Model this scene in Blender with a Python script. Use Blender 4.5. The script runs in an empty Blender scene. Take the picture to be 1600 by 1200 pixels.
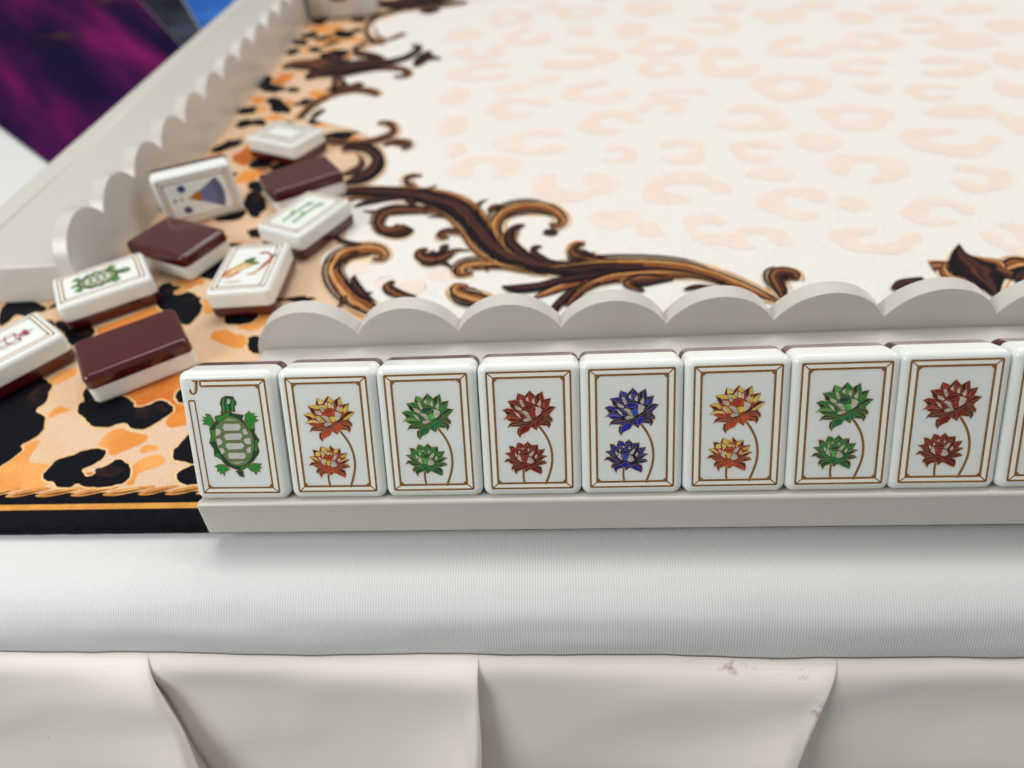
import bpy, bmesh, math, random
from mathutils import Vector, Matrix, noise

MM = 0.001
scene = bpy.context.scene
COL = scene.collection

# ------------------------------------------------------------------ camera
cam_data = bpy.data.cameras.new('camera')
cam = bpy.data.objects.new('camera', cam_data); COL.objects.link(cam)
CR, CU, CF = Vector((.99662, .0392, -.07226)), Vector((.02701, .67413, .73812)), Vector((-.07764, .73757, -.67079))
cm = Matrix.Identity(4)
for r in range(3):
    cm[r][0], cm[r][1], cm[r][2] = CR[r], CU[r], -CF[r]
cm[0][3], cm[1][3], cm[2][3] = 84.580*MM, -100.003*MM, 136.734*MM
cam.matrix_world = cm
cam_data.sensor_width = 36.0
cam_data.lens = 1090.58*36/1600
cam_data.clip_start = 0.005
cam_data.clip_end = 50
cam_data.dof.use_dof = True
cam_data.dof.focus_distance = 0.154
cam_data.dof.aperture_fstop = 10.5
scene.camera = cam

# ------------------------------------------------------------------ indoor light: pale hall, ceiling panel and downlights, plus added fill panels
world = bpy.data.worlds.new('World'); scene.world = world
world.use_nodes = True
bg = world.node_tree.nodes['Background']
bg.inputs['Color'].default_value = (1.0, .995, .985, 1)
bg.inputs['Strength'].default_value = 0.275

def area(name, loc, target, sx, sy, power, col, shape='RECTANGLE'):
    l = bpy.data.lights.new(name, 'AREA'); l.shape = shape
    l.size = sx
    if shape == 'RECTANGLE': l.size_y = sy
    l.energy = power; l.color = col
    o = bpy.data.objects.new(name, l); COL.objects.link(o)
    o.location = loc
    o.rotation_euler = (Vector(target)-Vector(loc)).to_track_quat('-Z', 'Y').to_euler()
    return o
area('ceiling_and_fill_panel', (-0.05, 0.50, 1.25), (0.06, 0.12, 0), .9, .45, 5.6, (1, .99, .972))
area('ceiling_and_fill_panel', (0.95, 0.30, .85), (0.0, 0.2, 0), .5, .5, 3.4, (1, .99, .972))  # added side fill that brightens the inner face of the left rack
area('ceiling_and_fill_panel', (-0.38, -0.27, .38), (0.0, 0.0, 0), .3, .3, 2.0, (.98, .99, 1))  # added low fill from front left for tile faces, cloth and skirt
for x, y in ((.45, .62), (-.22, .75), (.12, 1.0), (.7, .9)):
    area('downlight', (x, y, 1.45), (x*.4, .1, 0), .05, 0, 1.3, (1, .985, .96), 'DISK')

scene.view_settings.view_transform = 'Standard'
scene.view_settings.look = 'None'
scene.view_settings.gamma = 1
scene.view_settings.exposure = 0.12
scene.render.engine = 'CYCLES'

# ------------------------------------------------------------------ traced shapes, all in millimetres on the mat or on a tile face
LOTUS_TOP_OUTLINE = [(-2.37,8.76),(-0.84,8.1),(0.22,9.27),(1.39,8.04),(2.91,9.04),(3.22,7.21),(4.74,7.49),(4.24,5.74),(5.77,5.48),(4.31,3.9),(4.41,3.35),(4.93,2.8),(4.88,2.04),(4.42,2.26),(4.53,1.5),(4.07,0.63),(3.81,1.24),(2.27,1.39),(1.56,0.8),(1.51,0.25),(0.22,1.05),(-0.4,0.08),(-1.54,-0.45),(-2.05,-0.82),(-2.21,-1.43),(-2.78,-0.53),(-2.72,0.57),(-2.05,1.05),(-2.97,1.18),(-4.31,1.38),(-4.89,0.79),(-4.41,1.82),(-3.89,2.19),(-4.61,2.65),(-5.12,3.1),(-5.8,2.73),(-5.12,3.43),(-4.81,3.8),(-5.11,4.35),(-5.82,4.97),(-4.89,5.38),(-3.72,5.24),(-3.97,5.63),(-4.17,6.39),(-4.67,6.99),(-3.04,7.27),(-2.73,7.26),(-2.57,8.07)]
LOTUS_TOP = [(0,[(-2.32,8.54),(-2.24,7.95),(-2.17,7.36),(-2.63,7.32),(-2.5,8.06)]),(2,[(-2.21,8.57),(-1.61,8.41),(-0.95,8.04),(-1.15,7.65),(-1.81,7.59),(-2.07,7.49),(-2.12,8.05)]),(0,[(0.14,9.06),(-0.71,8.07),(-0.73,7.5),(-0.28,8.09),(0.07,8.48)]),(1,[(0.27,9.06),(1.22,8.12),(1.09,7.83),(0.73,7.74),(0.55,7.96),(0.0,8.16),(0.24,8.58)]),(0,[(2.76,8.83),(1.8,8.32),(1.57,7.85),(1.81,6.96),(2.13,6.84),(2.17,7.29),(2.27,8.25)]),(1,[(2.91,8.82),(3.13,7.35),(2.76,7.36),(2.44,7.27),(2.49,8.25)]),(0,[(4.54,7.38),(3.78,7.23),(3.29,6.86),(3.33,6.3),(3.78,6.88)]),(1,[(4.64,7.31),(4.31,6.49),(4.11,5.79),(3.5,5.35),(3.26,5.89),(3.82,6.71)]),(0,[(-4.52,6.81),(-4.11,6.39),(-3.89,5.68),(-3.31,5.3),(-3.23,5.82),(-3.5,6.46)]),(1,[(-4.47,6.98),(-3.04,7.19),(-2.1,6.94),(-2.02,6.42),(-3.23,6.45),(-3.51,6.67)]),(1,[(-5.57,5.02),(-4.9,5.29),(-3.77,5.1),(-3.36,4.4),(-3.57,4.2),(-4.34,4.73)]),(0,[(-5.57,4.85),(-5.03,4.35),(-4.83,3.96),(-3.8,4.08),(-4.43,4.59)]),(0,[(5.51,5.49),(4.8,5.58),(4.13,5.33),(3.28,4.74),(3.16,4.04),(4.05,4.73)]),(1,[(5.51,5.38),(5.07,4.82),(4.26,4.01),(3.21,3.71),(3.24,3.84),(4.24,4.61)]),(2,[(-5.54,2.89),(-5.07,3.35),(-4.4,3.59),(-3.11,3.56),(-2.5,3.11),(-3.88,3.36),(-5.04,3.22)]),(1,[(-4.92,3.02),(-3.78,3.1),(-2.4,2.85),(-2.24,2.5),(-3.97,2.49),(-4.56,2.75)]),(0,[(-4.78,1.01),(-4.35,1.76),(-3.85,2.05),(-2.56,1.92),(-1.53,1.91),(-2.35,1.88),(-3.71,1.76),(-4.35,1.45)]),(1,[(-4.37,1.27),(-3.67,1.53),(-2.35,1.64),(-1.17,1.79),(-1.37,1.57),(-3.06,1.26)]),(0,[(-2.31,-1.15),(-2.69,-0.49),(-2.64,0.53),(-2.11,0.93),(-1.53,1.25),(-2.32,0.72),(-2.49,-0.2)]),(4,[(-2.03,-0.74),(-2.26,-0.3),(-2.07,0.62),(-1.08,1.33),(-0.31,1.42),(0.01,1.04),(-0.46,0.17),(-1.56,-0.36)]),(1,[(0.2,1.38),(1.02,2.17),(1.2,1.85),(1.25,0.86),(0.37,1.13)]),(4,[(1.14,2.24),(2.25,2.72),(2.5,2.31),(2.19,1.71),(1.5,0.91),(1.35,0.97),(1.3,1.79)]),(0,[(4.83,2.2),(4.82,2.76),(4.37,3.27),(3.61,3.5),(2.83,3.15),(3.6,3.33),(4.37,2.88)]),(1,[(2.68,2.94),(3.6,3.09),(4.31,2.66),(4.62,2.35),(3.8,2.74)]),(0,[(4.04,0.85),(4.42,1.52),(4.15,2.18),(3.4,2.48),(2.78,2.25),(3.4,2.24),(4.12,1.77)]),(1,[(2.38,1.51),(2.84,1.91),(3.5,1.79),(3.85,1.3),(3.3,1.4)]),(3,[(-1.98,7.06),(-1.71,7.38),(-1.08,5.9),(-1.41,5.65),(-1.77,6.43)]),(3,[(-0.63,7.37),(-0.26,7.95),(-0.16,6.8),(-0.55,7.3)]),(3,[(0.79,7.12),(1.12,7.62),(1.18,6.31),(0.79,6.54)]),(3,[(1.81,6.21),(2.5,7.16),(2.5,6.0),(2.24,5.66)]),(3,[(-3.07,5.97),(-2.15,5.62),(-1.7,5.11),(-1.95,4.89),(-2.91,5.34)]),(3,[(-3.28,4.59),(-2.4,4.01),(-2.0,3.05),(-2.61,3.68)]),(3,[(-1.84,4.64),(-1.31,4.72),(-0.45,4.39),(-0.17,3.77),(0.32,2.95),(-0.68,3.54),(-1.05,4.08)]),(3,[(1.43,5.59),(2.14,5.38),(2.69,5.0),(2.22,4.04),(1.51,3.51),(1.43,4.4)]),(3,[(-1.42,2.63),(-0.68,3.08),(0.43,2.78),(-0.31,2.45),(-1.07,2.36)]),(1,[(-1.45,7.11),(-0.73,7.07),(-0.21,6.61),(-0.88,6.28)]),(2,[(0.08,7.7),(0.57,7.59),(0.57,6.65),(0.18,6.57)]),(1,[(2.7,6.57),(3.15,6.67),(2.99,5.51),(2.63,5.52)]),(1,[(-2.47,5.95),(-1.96,5.83),(-1.7,5.42)]),(1,[(-3.05,4.79),(-2.26,4.53),(-1.58,3.88),(-1.11,3.23),(-1.89,3.25),(-2.07,3.97)]),(5,[(-1.33,5.25),(-0.94,5.81),(0.12,6.04),(1.06,5.88),(0.69,5.25),(-0.7,4.87)]),(4,[(0.79,5.13),(1.18,5.77),(1.32,5.16),(1.18,4.61),(0.69,4.77)]),(6,[(-0.07,4.29),(0.53,4.46),(1.26,4.33),(1.26,3.58),(0.65,3.21),(0.18,3.72)]),(0,[(1.55,3.29),(2.61,4.09),(2.92,4.64),(2.96,3.85),(2.33,3.38),(1.41,2.97)]),(0,[(-1.73,2.38),(-0.91,2.11),(0.53,2.62),(0.79,2.77),(0.1,2.3),(-0.91,1.91)])]
LOTUS_LOW_OUTLINE = [(-4.79,-3.34),(-3.9,-3.47),(-3.23,-3.93),(-3.18,-3.48),(-2.81,-2.54),(-2.03,-2.78),(-1.41,-3.3),(-0.68,-2.37),(0.2,-3.28),(1.6,-3.14),(1.55,-4.37),(3.1,-4.23),(2.64,-5.12),(2.33,-5.56),(3.58,-5.92),(2.95,-6.19),(2.13,-6.85),(2.96,-6.98),(3.48,-7.55),(2.13,-7.92),(1.4,-8.08),(2.13,-8.43),(2.29,-9.45),(2.08,-10.13),(0.88,-9.54),(-0.07,-9.01),(-0.59,-9.0),(-1.27,-9.62),(-1.58,-8.98),(-2.58,-9.08),(-3.27,-9.46),(-3.38,-10.2),(-3.9,-9.22),(-4.15,-8.65),(-4.37,-9.21),(-4.47,-8.42),(-4.04,-7.86),(-5.19,-6.98),(-6.08,-7.14),(-5.39,-6.36),(-4.55,-6.32),(-4.97,-5.69),(-5.8,-5.05),(-4.75,-4.91),(-4.49,-4.69),(-4.59,-4.01)]
LOTUS_LOW = [(0,[(-4.63,-3.45),(-3.93,-3.58),(-3.59,-3.83),(-4.12,-3.91),(-4.33,-4.58),(-4.49,-4.01)]),(1,[(-3.57,-3.88),(-3.28,-4.11),(-3.18,-4.65),(-3.81,-4.81),(-4.23,-4.6),(-4.06,-3.98)]),(0,[(-2.78,-2.71),(-2.74,-3.27),(-2.86,-3.6),(-3.09,-3.53),(-2.94,-3.06)]),(1,[(-2.69,-2.69),(-2.07,-2.88),(-1.49,-3.54),(-1.62,-3.96),(-2.43,-3.77),(-2.76,-3.63),(-2.63,-3.23)]),(1,[(-0.76,-2.55),(-1.39,-3.1),(-1.2,-3.55),(-0.7,-3.27)]),(0,[(-0.64,-2.56),(0.09,-3.31),(-0.35,-3.45),(-0.58,-3.25)]),(1,[(1.45,-3.25),(0.51,-3.37),(0.09,-3.95),(0.87,-4.04),(1.08,-3.57)]),(0,[(1.49,-3.34),(1.52,-4.39),(0.98,-4.09),(1.14,-3.62)]),(0,[(2.93,-4.31),(1.95,-4.46),(1.52,-4.81),(1.81,-4.84)]),(1,[(2.91,-4.39),(2.58,-5.04),(1.73,-5.18),(1.56,-4.95),(1.91,-4.89)]),(1,[(-5.59,-5.11),(-4.77,-5.0),(-4.0,-5.51),(-3.72,-6.11),(-4.24,-5.82)]),(0,[(-5.54,-5.2),(-4.92,-5.6),(-4.24,-6.29),(-3.7,-6.26),(-4.28,-5.91)]),(0,[(-5.9,-7.03),(-5.33,-6.45),(-4.58,-6.46),(-3.67,-6.8),(-2.78,-7.27),(-3.83,-6.95),(-4.77,-6.69)]),(1,[(-5.14,-6.91),(-4.66,-6.78),(-3.72,-7.07),(-2.68,-7.38),(-2.47,-7.5),(-3.31,-7.55),(-4.44,-7.42)]),(1,[(3.37,-5.92),(2.43,-5.71),(1.37,-6.2),(1.24,-6.49),(2.23,-6.02)]),(0,[(3.32,-5.97),(2.87,-6.05),(2.08,-6.64),(1.19,-6.85),(1.25,-6.6),(2.28,-6.08)]),(1,[(3.27,-7.43),(2.92,-7.07),(2.15,-7.05),(1.4,-7.4),(2.23,-7.3)]),(0,[(3.25,-7.52),(2.92,-7.43),(2.13,-7.77),(1.15,-7.62),(2.18,-7.39)]),(0,[(-4.35,-8.99),(-4.38,-8.44),(-4.0,-8.0),(-2.78,-7.86),(-3.84,-8.22),(-4.18,-8.6)]),(1,[(-3.41,-9.97),(-3.8,-9.2),(-3.57,-8.62),(-2.47,-8.2),(-1.85,-8.76),(-2.6,-8.93),(-3.34,-9.37)]),(4,[(-2.26,-8.23),(-1.61,-7.68),(-0.84,-7.9),(-0.38,-8.38),(-1.43,-8.93)]),(1,[(-0.29,-8.38),(-0.06,-8.41),(-0.61,-8.85),(-1.26,-9.44),(-1.36,-8.99)]),(4,[(-0.07,-8.93),(0.31,-8.39),(1.19,-8.59),(2.03,-9.45),(1.98,-9.96),(0.88,-9.45)]),(0,[(0.33,-8.28),(1.29,-8.16),(2.05,-8.5),(2.2,-9.41),(1.25,-8.53)]),(3,[(-3.56,-5.0),(-3.15,-5.5),(-3.19,-5.95),(-3.45,-5.49)]),(3,[(-2.72,-4.45),(-2.41,-4.95),(-2.64,-5.11)]),(3,[(-2.73,-5.35),(-2.4,-6.19),(-2.05,-7.12),(-3.01,-6.41)]),(3,[(-0.56,-3.87),(-0.25,-4.51),(-0.64,-4.59)]),(3,[(0.11,-4.94),(0.69,-4.48),(0.4,-5.33),(0.04,-5.81),(-0.48,-5.65)]),(3,[(-0.52,-5.98),(0.04,-6.31),(0.48,-7.15),(-0.17,-7.5),(-0.9,-7.31)]),(3,[(0.81,-6.01),(1.25,-5.37),(1.31,-5.71),(0.92,-6.39)]),(3,[(-1.89,-3.73),(-1.62,-4.1),(-1.81,-4.34)]),(5,[(-1.96,-5.1),(-1.39,-4.89),(-0.29,-5.0),(-0.83,-5.48),(-1.69,-5.58)]),(6,[(-1.86,-6.05),(-0.98,-5.95),(-1.25,-7.14),(-1.59,-7.13)]),(1,[(-1.54,-4.03),(-0.85,-3.96),(-0.85,-4.38),(-1.56,-4.46)]),(1,[(0.0,-4.09),(0.4,-4.27),(0.13,-4.69)]),(2,[(-3.1,-3.91),(-2.12,-4.15),(-2.2,-4.76),(-2.74,-4.34)]),(2,[(-2.35,-5.52),(-2.04,-5.75),(-1.99,-6.43),(-2.25,-5.97)])]
STEM_TOP = [(2.04,1.03),(3.02,-0.39),(4.01,-2.39),(4.57,-4.75),(4.59,-7.36),(4.06,-9.74),(3.03,-12.62)]
STEM_LOW = [(-1.8,-9.15),(-1.85,-10.84),(-1.64,-12.54)]
TURTLE = [('head',0,[(-1.99,5.82),(-1.55,6.9),(-1.78,8.18),(-1.22,9.43),(-0.08,9.85),(1.49,9.63),(1.46,9.18),(1.93,8.44),(1.73,7.72),(1.34,7.55),(1.34,6.19),(0.09,6.46),(-1.1,5.79)]),('band',2,[(-1.7,5.99),(-1.3,6.98),(-1.46,8.17),(-0.93,9.24),(-0.53,9.48),(-1.03,8.16),(-0.87,6.96),(-1.2,6.07)]),('band',1,[(-0.77,6.15),(-0.47,6.87),(-0.62,8.15),(-0.15,9.4),(0.32,9.53),(-0.16,8.23),(0.01,6.86),(-0.18,6.46)]),('eye',3,[(-0.15,8.32),(-0.01,8.95),(0.45,9.24),(0.69,8.84),(0.35,8.09),(0.01,7.95)]),('band',1,[(0.65,6.57),(0.69,7.93),(1.03,9.19),(1.24,9.18),(1.58,8.45),(1.53,7.82),(1.14,7.63),(1.09,6.56)]),('shell',0,[(-3.57,5.03),(-2.05,5.45),(0.09,6.46),(0.7,5.75),(3.23,5.32),(2.64,4.42),(4.13,2.36),(5.33,1.97),(5.04,1.23),(5.93,-0.64),(5.31,-1.75),(5.54,-3.25),(5.37,-3.81),(4.02,-5.48),(2.73,-6.78),(0.5,-8.12),(-0.35,-7.68),(-2.42,-6.84),(-3.04,-6.1),(-3.62,-5.14),(-5.09,-4.26),(-4.86,-2.66),(-5.73,-1.13),(-5.08,0.35),(-5.14,2.4),(-3.38,4.02)]),('rim',1,[(-3.37,4.9),(-1.99,5.27),(0.02,6.22),(-0.11,5.22),(-1.25,4.88),(-2.51,3.81),(-3.02,4.01)]),('rim',1,[(-4.95,2.21),(-4.11,1.82),(-4.36,0.33),(-4.65,-0.87),(-5.49,-0.99),(-4.94,0.35)]),('rim',1,[(-5.0,-4.07),(-4.1,-3.61),(-2.82,-5.92),(-3.49,-4.95)]),('rim',1,[(4.91,-0.8),(5.74,-0.73),(5.13,-1.74),(5.28,-3.15),(4.57,-3.04),(4.95,-1.74)]),('rim',1,[(0.66,-7.13),(2.6,-6.4),(3.39,-6.04),(2.56,-6.69),(0.72,-7.89)]),('rim',2,[(2.79,4.23),(3.37,3.3),(4.1,2.18),(5.06,1.97),(4.87,3.08)]),('plastron',2,[(-2.04,3.89),(-0.89,4.84),(0.41,5.06),(1.9,4.29),(3.26,2.57),(4.32,1.25),(4.59,-0.8),(4.28,-2.85),(3.42,-4.9),(2.09,-6.2),(0.53,-6.78),(-1.24,-6.37),(-2.61,-4.59),(-3.88,-2.3),(-4.27,-0.04),(-3.93,2.0),(-2.96,3.27)]),('scute',3,[(-2.09,2.51),(-1.58,3.38),(1.93,3.34),(2.2,2.5),(1.6,1.78),(-1.75,1.76)]),('scute',3,[(-2.07,0.38),(-1.6,1.02),(1.94,1.08),(2.28,0.37),(1.61,-0.45),(-1.75,-0.47)]),('scute',3,[(-2.07,-1.87),(-1.52,-1.26),(1.93,-1.3),(2.32,-1.96),(1.72,-2.7),(-1.59,-2.82)]),('scute',3,[(-1.89,-4.13),(-1.44,-3.58),(2.11,-3.65),(2.4,-4.41),(1.9,-5.06),(-1.59,-5.09)]),('scute',4,[(-1.64,4.1),(-0.19,4.71),(1.75,4.11)]),('scute',4,[(-1.49,-5.85),(1.83,-5.72),(0.21,-6.49)]),('scute',3,[(-3.72,2.18),(-2.78,2.16),(-2.54,1.41),(-3.2,0.68),(-3.99,0.55)]),('scute',3,[(-3.97,-0.2),(-2.98,-0.16),(-2.57,-1.01),(-3.23,-1.66),(-3.93,-1.7)]),('scute',3,[(-3.69,-2.45),(-2.8,-2.42),(-2.39,-3.27),(-3.2,-3.97)]),('scute',3,[(2.42,1.85),(3.2,2.2),(3.72,0.89),(2.61,0.73)]),('scute',3,[(2.65,-0.2),(4.03,-0.08),(3.99,-1.53),(2.81,-1.51),(2.38,-0.75)]),('scute',3,[(2.61,-2.81),(3.8,-2.13),(3.7,-3.4),(3.01,-3.76)]),('flipper',1,[(-5.67,3.33),(-6.74,3.45),(-6.04,3.8),(-6.65,4.46),(-5.87,4.3),(-6.29,5.23),(-5.42,4.8),(-5.51,5.87),(-4.64,5.66),(-3.92,4.03),(-4.77,2.72)]),('flipper',1,[(3.71,5.49),(4.73,6.29),(4.9,5.64),(5.86,5.77),(5.36,5.18),(6.38,5.06),(5.63,4.57),(6.47,4.18),(5.29,3.53),(5.18,2.16),(4.09,2.14),(3.28,3.86)]),('flipper',1,[(-5.35,-6.92),(-4.48,-6.46),(-3.28,-6.48),(-2.0,-7.65),(-3.29,-8.2),(-3.51,-9.25),(-3.79,-8.48),(-4.32,-8.85),(-4.38,-8.08),(-4.95,-8.17),(-4.71,-7.31)]),('flipper',1,[(2.46,-7.35),(3.91,-6.24),(5.79,-6.46),(5.09,-6.93),(5.65,-7.41),(4.91,-7.49),(5.15,-8.36),(4.46,-8.06),(4.04,-9.01),(3.71,-8.14),(3.17,-8.13)]),('tail',0,[(-0.59,-8.06),(1.06,-8.09),(1.04,-9.66),(0.32,-9.32)])]
LETTER_J = [(-7.53,13.73),(-5.95,13.68),(-6.0,13.4),(-6.2,13.24),(-6.45,11.61),(-6.81,10.7),(-7.55,10.27),(-8.34,10.54),(-8.51,11.5),(-8.03,11.66),(-7.96,11.12),(-7.65,10.64),(-7.26,10.97),(-6.82,13.13),(-7.18,13.35),(-7.57,13.48)]
J_TOPBAR = [(-4.53,13.73),(8.58,13.68),(7.59,12.55),(-4.79,12.24)]
J_SIDEBAR = [(-8.65,8.81),(-7.14,8.77)]
FIELD = [(232.8,54.3),(106.7,60.1),(68.2,63.4),(46.0,67.6),(25.3,80.8),(12.0,90.8),(2.0,101.7),(-4.2,114.4),(-6.1,125.4),(-1.4,132.0),(-0.2,138.0),(-3.6,159.8),(-3.0,176.7),(-10.8,192.8),(-3.4,200.4),(1.5,214.8),(-3.7,226.3),(-16.7,243.3),(-40.5,258.9),(-49.3,263.6),(-49.7,281.5),(-42.2,295.5),(-36.0,309.5),(-48.3,338.7),(-42.3,367.5),(-34.7,382.7),(-45.3,408.3),(-48.5,431.2),(-40.8,453.2),(-13.8,463.3),(12.9,482.8)]
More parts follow.
